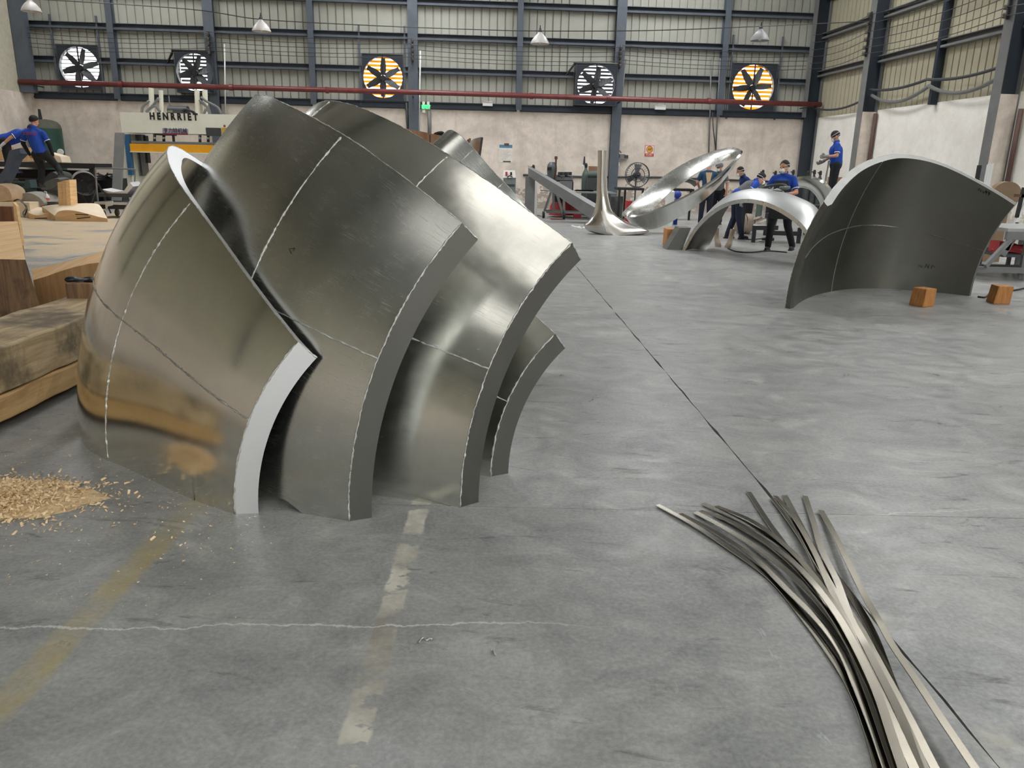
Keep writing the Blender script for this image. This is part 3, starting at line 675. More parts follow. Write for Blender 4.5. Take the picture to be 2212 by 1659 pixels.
f = thing('warning_sign', 'small white and red warning sign with a yellow disc on the back wall', 'sign', tuple(bw(a0, -.14, z0)), BETA)
m = MB(); wbox(m, a0, a1, -.135, -.12, z0, z1); m.build('plate', paint('sign_red', (196, 60, 56), .5), f)
m = MB(); wbox(m, a0+.015, a1-.015, -.139, -.135, z0+.1, z1-.015); m.build('white_field', M_WHITE, f)
ca, cz = (a0+a1)/2, (z0+z1)/2+.05
m = MB(); m.lathe([(.001, 0), (.115, 0), (.115, .004), (.001, .004)], bw(ca, -.1395, cz), 24, -EY, False); m.build('disc', paint('sign_yellow', (222, 170, 60), .5), f)
m = MB(); m.tube([bw(ca+math.cos(t*2*PI/24)*.115, -.144, cz+math.sin(t*2*PI/24)*.115) for t in range(24)], .011, 5, closed=True); m.build('disc_ring', MATS['sign_red'], f)
m = MB(); m.tube([bw(ca-.06, -.146, cz-.03), bw(ca-.02, -.146, cz+.04), bw(ca+.015, -.146, cz-.03), bw(ca+.06, -.146, cz+.05)], .014, 5); m.build('symbol', M_BLACK, f)
wtext('lettering', '禁止烟火', ca, -.137, z0+.05, .062, M_WHITE, f, .0)
# switch boxes right of the column
a, z = wb(1338, 345, -.15)
f = thing('switch_box', 'grey switch boxes with cables on the wall right of the column', 'switch box', tuple(bw(a, -.15, z)), BETA)
for (x0, y0, x1, y1), mt, nm in (((1324, 340, 1340, 350), M_STEELG, 'box'), ((1339, 333, 1350, 344), M_STEELG, 'box'), ((1348, 335, 1357, 342), M_DGREY, 'box'), ((1332, 351, 1338, 358), M_WHITE, 'socket')):
    m = MB(); wbox(m, *wpanel(x0, y0, x1, y1, -.26, .14)); m.build(nm, mt, f)
for pts in ([cpt(1333, 330, -.22), cpt(1334, 322, -.24), cpt(1342, 330, -.22)], [cpt(1335, 358, -.15), cpt(1331, 390, -.15), cpt(1328, 425, -.15)]):
    m = MB(); m.tube([bw(*p) for p in spline(pts, 10)], .018, 6); m.build('lead', M_DGREY, f, True)
# pendant lamps hanging from a span wire
LY = 21.0
LAMPS = [(68, 14, 'enamel lamp shade at the top left corner, cut by the frame', 1.0), (565, 57, 'pale enamel lamp shade hanging above the second tall shell', 1.0), (1166, 84, 'pale enamel lamp shade hanging in front of the middle of the back wall', 1.0), (1641, 77, 'grey enamel lamp shade hanging left of the dark corner column', 1.0)]
M_ENAM = paint('lamp_enamel', (196, 192, 188), .35, 0, .1, 6); M_ENAM2 = paint('lamp_enamel_dirty', (150, 150, 152), .4, 0, .15, 6)
for i, (x, y, lab, k) in enumerate(LAMPS):
    c = yp(x, y+11, LY); f = thing('pendant_lamp', lab, 'lamp', tuple(c), 0, 'enamel pendant lamps')
    m = MB(); pr = [(.235, 0), (.23, .02), (.20, .09), (.13, .18), (.06, .24), (.05, .27)]; m.lathe(pr+[(r_-.006, z-.002) for r_, z in pr[::-1]], c, 28, None, False); m.build('shade', M_ENAM if i != 3 else M_ENAM2, f, R(50))
    m = MB(); m.lathe([(.001, .25), (.05, .25), (.045, .32), (.025, .34), (.025, .37), (.001, .37)], c, 14, None, False); sk = m.build('socket', M_DGREY, f, R(40))
    m = MB(); m.lathe([(.001, .0), (.05, .03), (.06, .08), (.04, .14), (.03, .2)], c, 14, None, False); m.build('bulb', M_WHITE, sk, True)
    m = MB(); m.tube([c+Vector((0, 0, .37)), c+Vector((0, 0, .43))], .012, 6); m.build('hook', M_BLACK, sk)
def sp(x, y): return yp(x, y, LY)
P = [yp(-60, -8, LY), sp(160, 3), sp(420, 21), sp(565, 42), sp(800, 55), sp(1000, 63), sp(1166, 67), sp(1400, 66), sp(1641, 57)]
e = bw(AR-.52, colb[0], 0); b_, z_ = wr(1888, 44, AR-.52); P.append(Vector((e.x, e.y, z_)))
m = MB(); m.tube(vs(spline(P, 60)), .012, 5); tag(m.build('span_wire', M_DGREY), 'thin span wire crossing the hall, carrying the lamps', 'wire')

# ------------------------------------------------------------------ timber and things on the left
W_PALE = wood('fresh_pine', (240, 204, 154), (214, 166, 108), 1, 1.2, .7)
W_BEAM = wood('weathered_beam', (206, 184, 146), (150, 124, 88), 1, 1.0, .7, 9, (112, 98, 78))
W_BEAM2 = wood('yellow_beam', (202, 168, 116), (160, 122, 74), 1, 1.0, .7, 8)
W_RED = wood('red_brown_wood', (140, 92, 62), (92, 56, 36), 2, 1.0, .7, 8, (60, 40, 30))
W_BARK = wood('dark_streaked_wood', (150, 116, 82), (72, 54, 42), 2, 1.2, .75, 7, (50, 42, 38))
W_CARVE = wood('carved_beech', (222, 186, 140), (192, 148, 100), 0, 1.0, .65, 8)
W_BLOCK = wood('orange_block', (196, 138, 76), (142, 88, 44), 2, 3.0, .7, 9)
M_CREAM = paint('cream_board', (232, 214, 186), .6, 0, .06, 4)
M_FOAM = paint('grey_mould', (150, 146, 136), .7, 0, .1, 5)
M_DMOULD = paint('dark_mould', (64, 65, 64), .65, 0, .15, 6)
def V(x, y, Y): return yp(x, y, Y)
def pbox(m, x0, y0, x1, y1, Y, d, ground=False):
    """upright block whose front face, at distance Y, fills the measured rectangle"""
    p, q = yp((x0), y1, Y), yp((x1), y0, Y); xm = (x0+x1)/2; z1 = yp(xm, y0, Y).z; z0 = 0 if ground else yp(xm, y1, Y).z
    xa, xb = yp(x0, (y0+y1)/2, Y).x, yp(x1, (y0+y1)/2, Y).x
    m.box(((xa+xb)/2, Y+d/2, (z0+z1)/2), (xb-xa, d, z1-z0)); return m
def bev(o, w=.01, seg=2):
    b = o.modifiers.new('bevel', 'BEVEL'); b.width = w; b.segments = seg; b.limit_method = 'ANGLE'; return o
XB = -2.84; xk = gp(0, 683, .47).x
def roughbeam(name, lab, x0, x1, y0, y1, z0, z1, mat, amp=.012):
    m = MB(); rows = []
    for k in range(31):
        y = y0+(y1-y0)*k/30; j = lambda i: amp*math.sin(k*1.3+i*2.1)*.5+amp*.4*rng.normal()*.6
        rows.append([Vector((x0+j(0), y, z0)), Vector((x1+j(1), y, z0)), Vector((x1+j(2), y, z1+j(3)*.5)), Vector((x0+j(4), y, z1+j(5)*.5))])
    m.grid(rows, True); m.add(rows[0], [(0, 1, 2, 3)]); m.add(rows[-1], [(3, 2, 1, 0)])
    o = m.build(name, mat); return bev(tag(o, lab, 'timber', 'squared timber beams in a stack'), .012)
roughbeam('timber_beam', 'lower yellowish squared timber of the stack beside the nearest shell', xk+.04, XB, 2.7, 6.0, .06, .205, W_BEAM2)
roughbeam('timber_beam', 'upper weathered squared timber lying on the yellowish one', xk, XB-.005, 2.75, 6.1, .212, .47, W_BEAM)
for i, y in enumerate((3.3, 4.6, 5.8)):
    m = MB(); m.box(((xk+XB)/2-.05, y, .03), (XB-xk-.25, .12, .06)); tag(m.build('timber_bearer', W_BARK), ('nearest dark bearer under the timber stack', 'middle dark bearer under the timber stack', 'farthest dark bearer under the timber stack')[i], 'timber', 'bearers under the timber stack')
# big upright-ended timber at the left edge and the red-brown one behind
def wedge(name, lab, front, back, z0, mat_side, mat_top, Yf):
    pass
Y1 = 5.9; A_ = [V(-45, 566, Y1), V(55, 561, Y1)]; zt = A_[1].z
B_ = [gp(-60, 480, zt), gp(38, 478, zt)]
t_ = thing('timber_block', 'big timber block at the left edge, pale sawn top and dark streaked end', 'timber', (A_[1].x-.3, Y1+.3, 0))
m = MB(); top = [Vector((A_[0].x, A_[0].y, zt)), Vector((A_[1].x, A_[1].y, zt)), Vector((B_[1].x, B_[1].y, zt)), Vector((B_[0].x, B_[0].y, zt))]
low = [Vector((p.x+(.12 if i in (1,) else 0), p.y, .0)) for i, p in enumerate(top)]
m.cur = 1; m.add(top, [(0, 1, 2, 3)]); m.cur = 0
m.add(top+low, [(0, 4, 5, 1), (1, 5, 6, 2), (2, 6, 7, 3), (3, 7, 4, 0), (7, 6, 5, 4)]); m.build('block', [W_BARK, W_PALE], t_)
Y2 = 9.6; t_ = thing('timber_block', 'red-brown timber block at the left edge behind the pale one', 'timber', tuple(Vector((V(0, 470, Y2).x, Y2, 0))))
m = MB(); pbox(m, -60, 446, 33, 560, Y2, .12, True); m.build('block', W_RED, t_)
m = MB(); m.prism([V(28, 437, Y2-.06), V(35, 445, Y2-.06), V(48, 530, Y2-.06), V(36, 530, Y2-.06)], (0, .05, 0)); m.build('pale_edge', W_PALE, t_)
# wavy-topped long board behind the beams
YF = 6.6; fr = [(72, 605), (100, 597), (130, 586), (160, 577), (190, 570), (225, 566), (262, 560), (300, 556)]; bk = [(68, 580), (100, 575), (130, 568), (160, 560), (190, 551), (225, 543), (262, 536), (300, 530)]
F_ = [V(x, y, YF) for x, y in fr]; G_ = [gp(x, y, f.z) for (x, y), f in zip(bk, F_)]
t_ = thing('carved_timber', 'long carved timber with a pale wavy top behind the weathered beam', 'timber', (F_[2].x, YF, 0))
m = MB(); m.grid([F_, G_]); m.build('top_face', W_PALE, t_, True)
m = MB(); D_ = [Vector((p.x, p.y, 0.0)) for p in F_]; E_ = [Vector((p.x, p.y, 0.0)) for p in G_]; m.grid([F_, D_]); m.grid([G_, E_]); m.add([F_[0], G_[0], E_[0], D_[0]], [(0, 1, 2, 3)]); m.add([F_[-1], G_[-1], E_[-1], D_[-1]], [(3, 2, 1, 0)]); m.build('side_faces', wood('tan_end_grain', (190, 152, 106), (150, 112, 70), 2, .8, .75, 12), t_)
m = MB(); Yb = 5.7; pbox(m, 142, 612, 196, 650, Yb, .22, True); o = m.build('wooden_block', W_BARK); bev(tag(o, 'small dark wooden block with a black glove on it, behind the weathered beam', 'block'))
gl = thing('work_glove', 'crumpled black glove lying on the small dark block', 'glove', tuple(V(176, 606, Yb+.1)))
m = MB(); c = V(174, 607, Yb+.1); m.ball(c, (.075, .06, .022)); m.ball(c+Vector((-.06, -.01, .012)), (.05, .045, .026)); m.build('palm', M_BLACK, gl, True)
for k in range(4):
    m = MB(); m.tube([c+Vector((.05, -.03+.022*k, .0)), c+Vector((.10, -.035+.024*k, .014)), c+Vector((.13+.01*(k % 2), -.04+.026*k, .004))], [.014, .013, .008], 7); m.build('finger', M_BLACK, gl, True)
m = MB(); m.tube([c+Vector((-.02, .05, 0)), c+Vector((.02, .09, .01)), c+Vector((.05, .1, .0))], [.016, .014, .009], 7); m.build('thumb', M_BLACK, gl, True)
# sawdust heap and scattered chips
W_CHIP = wood('shavings', (240, 218, 178), (206, 170, 122), 0, 4, .8)
pc = gp(40, 1085)
m = MB(); rows = []
for j in range(13):
    row = []
    for i in range(40):
        a = 2*PI*i/40; q = j/12; rx, ry = .42, .24; w = 1+.07*math.sin(3*a+1)+.06*math.sin(7*a)+.05*math.sin(13*a)
        row.append(Vector((pc.x-.1+math.cos(a)*rx*q*w, pc.y+.02+math.sin(a)*ry*q*w, .001+.045*(1-q)**1.3*(1+.3*math.sin(i*5+j*3)))))
    rows.append(row)
m.grid(rows, True); heap = thing('sawdust_heap', 'heap of pale wood shavings on the floor at the left edge', 'sawdust', (pc.x, pc.y, 0)); heap['kind'] = 'stuff'
m.build('mound', W_CHIP, heap, True)
m = MB()
for k in range(5200):
    a = rng.random()*2*PI; q = abs(rng.normal())*.55; x = pc.x-.1+math.cos(a)*.42*q; y = pc.y+.02+math.sin(a)*.24*q; z = .002+.05*max(0, 1-q)**1.2
    s_ = .005+.009*rng.random(); e = Euler((rng.normal()*.5, rng.normal()*.5, rng.random()*6)).to_matrix()
    m.add([Vector((x, y, z+.004))+e @ Vector(v) for v in ((-s_, -s_*.4, 0), (s_, -s_*.4, .002), (s_*.8, s_*.4, 0), (-s_*.9, s_*.35, .003))], [(0, 1, 2, 3)])
m.build('shaving', W_CHIP, heap, kind='stuff')
m = MB()
for k in range(900):
    if k < 560: x, y = -2.1+rng.normal()*.5, 3.3+rng.normal()*.45
    else: x, y = -1.5+rng.normal()*.5, 2.9+rng.normal()*.3
    if x > -.9: continue
    s_ = .002+.006*rng.random()**2; e = Euler((rng.normal()*.3, rng.normal()*.3, rng.random()*6)).to_matrix()
    m.add([Vector((x, y, .004))+e @ Vector(v) for v in ((-s_, -s_*.5, 0), (s_, -s_*.4, .002), (s_*.8, s_*.4, 0), (-s_*.9, s_*.5, .002))], [(0, 1, 2, 3)])
tag(m.build('wood_chip', W_CHIP), 'loose wood chips strewn over the floor before the nearest shell', 'wood chips', None, 'stuff')

# green air tank
Yt = 27.3; c = V(107, 330, Yt); c.z = 0
def zpx(x, y, Y): return V(x, y, Y).z
rt = (V(136, 300, Yt).x-V(77, 300, Yt).x)/2; zt = zpx(107, 278, Yt); t_ = thing('air_tank', 'dark green upright air tank with a domed top behind the two workers', 'tank', tuple(c))
M_TANK = paint('tank_green', (36, 72, 62), .4, .1, .2, 2)
m = MB(); m.lathe([(.001, .25), (rt*.6, .3), (rt, .45), (rt, zt)], c, 32, None, False); m.build('body', M_TANK, t_, R(40))
m = MB(); m.lathe([(rt, zt), (rt*.94, zt+.12), (rt*.75, zt+.22), (rt*.4, zt+.28), (.001, zt+.3)], c, 32, None, False); m.build('dome', paint('dusty_green', (84, 84, 74), .8, 0, .15, 4), t_, True)
m = MB(); m.tube([c+Vector((-.15, 0, zt+.28)), c+Vector((-.15, 0, zt+.62))], [.06, .04], 8); m.build('valve', M_BLACK, t_)
m = MB(); m.lathe([(.001, 0), (.1, 0), (.1, .05), (.001, .05)], c+Vector((rt+.1, -.3, zt-.75)), 16, (0, -1, 0), False); m.tube([c+Vector((rt-.05, -.25, zt-.75)), c+Vector((rt+.1, -.28, zt-.75))], .025, 6); m.build('gauge', M_WHITE, t_, R(40))
for k in range(3):
    a = k*2*PI/3; m = MB(); m.bar(c+Vector((math.cos(a)*rt*.8, math.sin(a)*rt*.8, 0)), c+Vector((math.cos(a)*rt*.8, math.sin(a)*rt*.8, .4)), .08); m.build('leg', M_TANK, t_)

# white press
Yp = 25.0
t_ = thing('hydraulic_press', 'white hydraulic press with black lettering and a yellow cross beam', 'press', (V(380, 400, Yp).x, Yp, 0))
M_PRESS = paint('press_white', (226, 224, 208), .45, 0, .05, 2); M_YEL = paint('press_yellow', (232, 164, 28), .45, 0, .08, 3); M_BLUE = paint('press_blue', (46, 96, 134), .5, 0, .12, 4)
def press_box(x0, y0, x1, y1, d0, d1, mat, nm, lab=None, par=None):
    m = MB(); pbox(m, x0, y0, x1, y1, Yp+d0, d1-d0); o = m.build(nm, mat, par or t_)
    if lab: o['label'] = lab
    return o
crown = press_box(261, 245, 520, 289, 0, .9, M_PRESS, 'crown'); press_box(263, 289, 282, 420, 0, .9, M_PRESS, 'side_frame'); press_box(492, 289, 520, 420, 0, .9, M_PRESS, 'side_frame')
m = MB(); zf = 0; x0 = V(263, 400, Yp).x; x1 = V(520, 400, Yp).x; m.box(((x0+x1)/2, Yp+.45, .25), (x1-x0, .9, .5)); m.build('bed', M_PRESS, t_)
for a, b in ((263, 282), (492, 520)):
    m = MB(); xa, xb = V(a, 400, Yp).x, V(b, 400, Yp).x; z = V(270, 419, Yp).z; m.box(((xa+xb)/2, Yp+.45, z/2+.1), (xb-xa, .88, z+.1)); m.build('side_frame', M_PRESS, t_)
press_box(281, 312, 480, 330, -.06, .5, M_YEL, 'cross_beam'); press_box(283, 306, 476, 311, -.03, .45, M_STEELG, 'platen')
press_box(281, 329, 480, 331, -.1, .5, M_PRESS, 'beam_flange'); press_box(272, 290, 281, 378, -.08, .1, M_BLUE, 'guide_rail'); press_box(476, 298, 486, 330, -.08, .1, M_BLUE, 'guide_rail')
for x in (334, 354, 432, 450):
    m = MB(); p, q = V(x, 289, Yp+.3), V(x, 307, Yp+.3); m.tube([p, q], .045, 10); m.build('ram', paint('chromed', (210, 210, 210), .15, 1., .05), t_, True)
for x in (350, 450): press_box(x-17, 288, x+17, 292, .1, .6, M_DGREY, 'ram_flange')
press_box(372, 290, 375, 307, .2, .3, M_BLACK, 'rod')
for x in (296, 306): press_box(x-3, 290, x+3, 380, .5, .8, M_STEELG, 'rear_post')
press_box(312, 293, 317, 352, .4, .6, M_BLACK, 'rear_post')
for x0, x1, y0, y1 in ((321, 332, 190, 243), (343, 352, 195, 243), (420, 431, 194, 247), (437, 448, 194, 247)):
    m = MB(); xm = (x0+x1)/2; p, q = V(xm+2, y1+2, Yp+.4), V(xm, y0, Yp+.4); r_ = (V(x1, y0, Yp).x-V(x0, y0, Yp).x)/2; m.tube([p, q], r_, 14); m.build('cylinder', M_PRESS, t_, R(40))
for pts in (((306, 243), (309, 230), (322, 218)), ((316, 242), (330, 228), (343, 212)), ((322, 236), (335, 229), (346, 242)), ((431, 216), (444, 228), (452, 238), (452, 247)), ((434, 210), (448, 220), (470, 232), (478, 246)), ((440, 247), (446, 236), (455, 247))):
    m = MB(); m.tube(vs(spline([V(x, y, Yp+.2) for x, y in pts], 10)), .04, 6); m.build('hose', M_STEELG, t_, True)
m = MB(); m.lathe([(.001, -.3), (.16, -.3), (.16, .3), (.001, .3)], V(386, 240, Yp+.5), 14, (1, 0, 0), False); m.build('pump_motor', M_DGREY, t_, R(40))
m = MB(); pbox(m, 362, 238, 372, 243, Yp+.3, .4); m.build('pump_base', paint('olive', (120, 118, 92), .6), t_)
for k, pts in enumerate((((394, 240), (402, 236), (412, 240), (422, 246)), ((398, 244), (410, 239), (420, 243)))):
    m = MB(); m.tube(vs(spline([V(x, y, Yp+.3) for x, y in pts], 8)), .035, 6); m.build('hose', M_BLACK, t_, True)
m = MB(); p = V(367, 232, Yp+.5); m.tube([p, p+Vector((0, 0, .35))], .02, 6); m.build('rod', M_STEELG, t_)
press_box(445, 276, 477, 294, -.02, .02, M_DGREY, 'panel', None, crown); press_box(479, 276, 491, 291, -.05, .03, paint('ochre_box', (196, 156, 66), .5), 'control_box', None, crown)
m = MB(); m.ball(V(485, 272, Yp), .035); m.build('beacon', paint('beacon_red', (120, 40, 36), .4), t_, True)
press_box(351, 278, 406, 291, -.03, .02, paint('plate_lilac', (168, 160, 168), .5), 'name_plate', None, crown); press_box(351, 288, 406, 291, -.034, -.02, paint('plate_red', (140, 44, 70), .5), 'plate_band', None, crown)
def ptext(body, x0, x1, y, h, mat, d=-.012, bold=.012):
    a, b = V(x0, y, Yp+d), V(x1, y, Yp+d); tx = text('lettering', body, h, mat, None, Matrix.Identity(4), None, bold)
    w = max(v.co.x for v in tx.data.vertices)-min(v.co.x for v in tx.data.vertices); ang = -math.atan2(b.z-a.z, b.x-a.x)
    k = (b-a).length/w; tx.parent = crown; mx = Matrix.Translation((a+b)/2) @ Matrix.Rotation(R(90), 4, 'X') @ Matrix.Diagonal((k, 1, 1, 1)); tx.matrix_basis = wm(crown).inverted() @ mx; return tx
ptext('H E N R R I E T', 323, 427, 252.5, .28, M_BLACK, -.012, .013)
ptext('亨力特机械', 353, 404, 283, .17, paint('plate_ink', (44, 40, 78), .5), -.045, .0)

# dark bench, moulds, drum fan and trolley in the left background
def simple(name, lab, cat, mb, mat, group=None, smooth=False): return tag(mb.build(name, mat, None, smooth), lab, cat, group)
Yb = 23.6
t_ = thing('workbench', 'long black cluttered workbench along the left back wall', 'workbench', (V(100, 380, Yb).x, Yb, 0))
m = MB(); pbox(m, -40, 351, 205, 362, Yb, 1.0); m.build('bench_top', M_BLACK, t_)
for x in (-30, 90, 196): m = MB(); pbox(m, x, 362, x+8, 430, Yb+.1, .12, True); m.build('leg', M_BLACK, t_)
m = MB(); pbox(m, -40, 366, 195, 430, Yb+.6, .1, True); m.build('back_board', paint('bench_brown', (52, 42, 38), .7), t_)
m = MB(); pbox(m, 16, 367, 36, 374, Yb-.05, .3); m.build('drawer_box', paint('drawer_blue', (92, 96, 120), .5), t_)
m = MB(); pbox(m, -40, 385, 195, 388, Yb+.05, .9); m.build('lower_shelf', M_BLACK, t_)
Yc = 23.7
m = MB(); m.prism([V(98, 350, Yc), V(99, 329, Yc), V(130, 338, Yc), V(134, 351, Yc)], (0, .5, 0)); simple('carved_block', 'pale carved wooden block with dark grooves on the black bench right of the workers', 'block', m, M_CREAM)
m = MB(); m.prism([V(18, 349, Yc), V(45, 318, Yc), V(60, 318, Yc), V(60, 349, Yc)], (0, .5, 0)); simple('carved_block', 'brown wooden block on the black bench in front of the bending worker', 'block', m, W_CARVE)
m = MB(); m.prism([V(-20, 347, Yc+.2), V(-20, 316, Yc+.2), V(8, 317, Yc+.2), V(6, 347, Yc+.2)], (0, .5, 0)); simple('carved_block', 'tan wooden block on the bench at the left edge of the picture', 'block', m, W_CARVE)
M_BGREY = paint('blue_grey_sheet', (86, 96, 114), .4, .4, .1, 4)
Ys = 19.80; P = [(-60, 440), (-20, 402), (8, 366), (20, 325), (42, 320), (44, 332), (30, 345), (12, 388), (-30, 440)]
m = MB(); m.prism([V(x, y, Ys) for x, y in P], (0, .35, 0)); simple('sheet_fin', 'blue-grey metal fin held by the two workers at the left edge', 'metal part', m, M_BGREY)
# moulds the worker stands on
Ym = 20.20
def mould(name, lab, cat, outline, Y, d, mat, z=None, grp=None):
    m = MB(); o = spline([V(x, y, Y) for x, y in outline], len(outline)*5, True); o = [Vector((p[0], p[1], max(.0, p[2]))) for p in o]
    rows = []
    for q in range(5):
        s_ = q/4; k = 1-.16*(2*s_-1)**2; cx = sum(p.x for p in o)/len(o); cz = sum(p.z for p in o)/len(o)
        rows.append([Vector((cx+(p.x-cx)*k, p.y+d*s_, max(0, cz+(p.z-cz)*k))) for p in o])
    m.grid(rows, True); m.add(rows[0], [tuple(range(len(o)))]); m.add(rows[-1], [tuple(range(len(o)-1, -1, -1))])
    return tag(m.build(name, mat, None, R(50)), lab, cat, grp)
mould('dark_mould', 'dark lens-shaped mould lying behind the plank block', 'mould', [(84, 402), (92, 386), (110, 370), (124, 374), (128, 386), (110, 396)], 21.00, .7, M_DMOULD)
mould('dark_mould', 'grey leaf-shaped mould under the standing worker', 'mould', [(84, 410), (96, 392), (118, 384), (132, 386), (124, 402), (104, 412)], 20.50, .5, paint('mould_grey', (96, 96, 92), .6))
m = MB(); m.box((V(85, 420, 21.00).x, 21.20, zpx(85, 406, 21.00)/2), (.5, .5, zpx(85, 406, 21.00))); simple('pedestal', 'dark iron pedestal the standing worker has his foot on', 'pedestal', m, M_BLACK)
mould('grey_mould', 'dusty grey domed mould crossed by a black cable', 'mould', [(20, 440), (32, 422), (50, 415), (70, 416), (92, 428), (100, 445), (60, 452)], 20.00, .8, M_FOAM)
mould('grey_mould', 'pale domed mould at the left edge of the picture', 'mould', [(-30, 436), (-26, 404), (-4, 396), (14, 402), (26, 414), (25, 436)], 19.60, .6, paint('pale_mould', (196, 168, 136), .7))
t_ = thing('machine_vise', 'dark green machine vise on the clutter before the workers', 'vise', tuple(V(55, 420, 20.60)))
m = MB(); pbox(m, 25, 405, 72, 414, 20.80, .35); m.build('base', paint('vise_green', (62, 82, 80), .5), t_)
m = MB(); m.prism([V(52, 406, 20.60), V(54, 389, 20.60), V(63, 388, 20.60), V(67, 406, 20.60)], (0, .3, 0)); m.build('jaw', MATS['vise_green'], t_)
m = MB(); pbox(m, 14, 392, 50, 396, 20.80, .2); m.build('slide', MATS['vise_green'], t_)
m = MB(); m.box((V(42, 430, 20.70).x, 20.95, zpx(45, 414, 20.70)/2), (.6, .3, zpx(45, 414, 20.70))); m.build('stand', M_BLACK, t_)
Yg = 19.30
m = MB(); pbox(m, -30, 436, 66, 480, Yg+.3, .9, True); o = simple('pallet_box', 'cream wooden crate at the left edge carrying tools', 'crate', m, M_CREAM); bev(o)
t_ = thing('angle_grinder', 'angle grinder with a steel guard on the cream crate', 'tool', tuple(V(15, 436, Yg+.5)))
c = V(16, 428, Yg+.5); m = MB(); m.tube(vs(spline([V(4, 432, Yg+.5), V(12, 423, Yg+.5), V(24, 430, Yg+.5), V(30, 434, Yg+.5)], 14)), .05, 8); m.build('body', M_BLACK, t_, True)
m = MB(); m.lathe([(.001, 0), (.12, 0), (.12, .02), (.001, .03)], V(6, 432, Yg+.4), 20, (.3, -.9, .2), False); m.build('disc', M_STEELG, t_)
for k, pts in enumerate((((30, 434), (40, 431), (52, 440), (58, 452), (54, 481)), ((40, 432), (58, 446), (50, 462), (66, 478), (88, 487)))):
    m = MB(); Pq = [V(x, y, Yg+.2-.1*k) for x, y in pts]; Pq[-1].z = .016; m.tube(vs(spline(Pq, 24)), .016, 6); simple('power_cable', ('black tool cable hanging over the cream crate', 'pale tool cable trailing to the sawdust')[k], 'cable', m, M_BLACK if k == 0 else M_STEELG, None, True)
# carved pale moulds on the sawdust
def carved(name, lab, front, back, Yf, mat_t, mat_s, notches):
    F_ = [V(x, y, Yf) for x, y in front]; G_ = [V(x, y, Yf+.9) for (x, y), f in zip(back, F_)]
    t_ = thing(name, lab, 'carved mould', (F_[0].x*.5+F_[-1].x*.5, Yf, 0)); m = MB(); F2 = vs(spline(F_, 24)); G2 = vs(spline(G_, 24)); m.grid([F2, G2]); m.build('carved_top', mat_t, t_, True)
    m = MB(); D_ = [Vector((p.x, p.y, 0)) for p in F2]; E_ = [Vector((p.x, p.y, 0)) for p in G2]; m.grid([F2, D_]); m.grid([G2, E_]); m.add([F2[0], G2[0], E_[0], D_[0]], [(0, 1, 2, 3)]); m.add([F2[-1], G2[-1], E_[-1], D_[-1]], [(3, 2, 1, 0)]); m.build('sawn_side', mat_s, t_)
    for x0, y0, x1, y1 in notches:
        m = MB(); m.bar(V(x0, y0, Yf-.004), V(x1, y1, Yf-.004), .014, .02); m.build('saw_slot', M_BLACK, t_)
Yq = gp(170, 478).y
carved('carved_mould', 'pale carved mould with a brown sawn side lying on the sawdust', [(118, 466), (126, 457), (142, 454), (160, 455), (186, 461), (208, 467), (232, 472)], [(90, 446), (108, 443), (130, 441), (155, 440), (190, 439), (212, 441), (222, 452)], Yq, M_CREAM, W_CARVE, [(163, 463, 191, 464), (166, 472, 195, 469)])
carved('carved_mould', 'smaller pale mould with a scalloped edge left of the brown-sided one', [(62, 460), (70, 463), (80, 465), (90, 464), (100, 461), (114, 460)], [(58, 456), (66, 450), (82, 447), (96, 450), (106, 455), (116, 456)], Yq+.4, M_CREAM, W_CARVE, [(75, 472, 102, 471)])
t_ = thing('spray_bottle', 'white bottle with a red label among the clutter', 'bottle', tuple(V(103, 436, 20.20)))
c = V(103, 436, 20.20); m = MB(); m.lathe([(.001, 0), (.055, 0), (.055, .14), (.03, .18), (.02, .2), (.001, .2)], c, 14, None, False); m.build('bottle_body', M_WHITE, t_, R(40))
m = MB(); m.lathe([(.057, .03), (.057, .1)], c, 14, None, False); m.build('red_label', paint('label_red', (206, 110, 96), .5), t_); m = MB(); m.tube([c+Vector((0, 0, .2)), c+Vector((0, 0, .25)), c+Vector((-.05, 0, .26))], .012, 6); m.build('nozzle', M_WHITE, t_)
m = MB(); pbox(m, 94, 436, 121, 470, 20.10, .4, True); simple('low_stand', 'low dark stand under the bottle and the bright tubes', 'stand', m, M_DGREY)
for k in range(6):
    m = MB(); a = V(96, 439-1.6*k, 20.20+.06*k); b = V(146+k % 3*2, 428-1.2*k+3*(k % 2), 20.20+.06*k); m.tube(vs(spline([a, (a+b)/2+Vector((0, 0, -.03)), b], 8)), .022, 8); tag(m.build('metal_tube', ALU_S, None, True), ('lowest', 'second lowest', 'third lowest', 'third highest', 'second highest', 'topmost')[k]+' bright metal tube of the bundle on the low stand', 'tube', 'bundle of bright tubes')
Yw = 19.36
t_ = thing('plank_block', 'upright block of glued planks beside the drum fan', 'block', tuple(Vector((V(138, 410, Yw).x, Yw, 0))))
for k, (x0, x1, y0) in enumerate(((124, 134, 392), (134.3, 142, 389), (142.3, 150, 388))):
    m = MB(); m.prism([Vector((V(x0, 440, Yw).x, Yw-.02*k, 0)), Vector((V(x1+3, 440, Yw).x, Yw-.02*k, 0)), V(x1, y0, Yw-.02*k), V(x0, y0+2, Yw-.02*k)], (0, .3, 0)); m.build('plank', W_CARVE if k < 2 else W_PALE, t_)
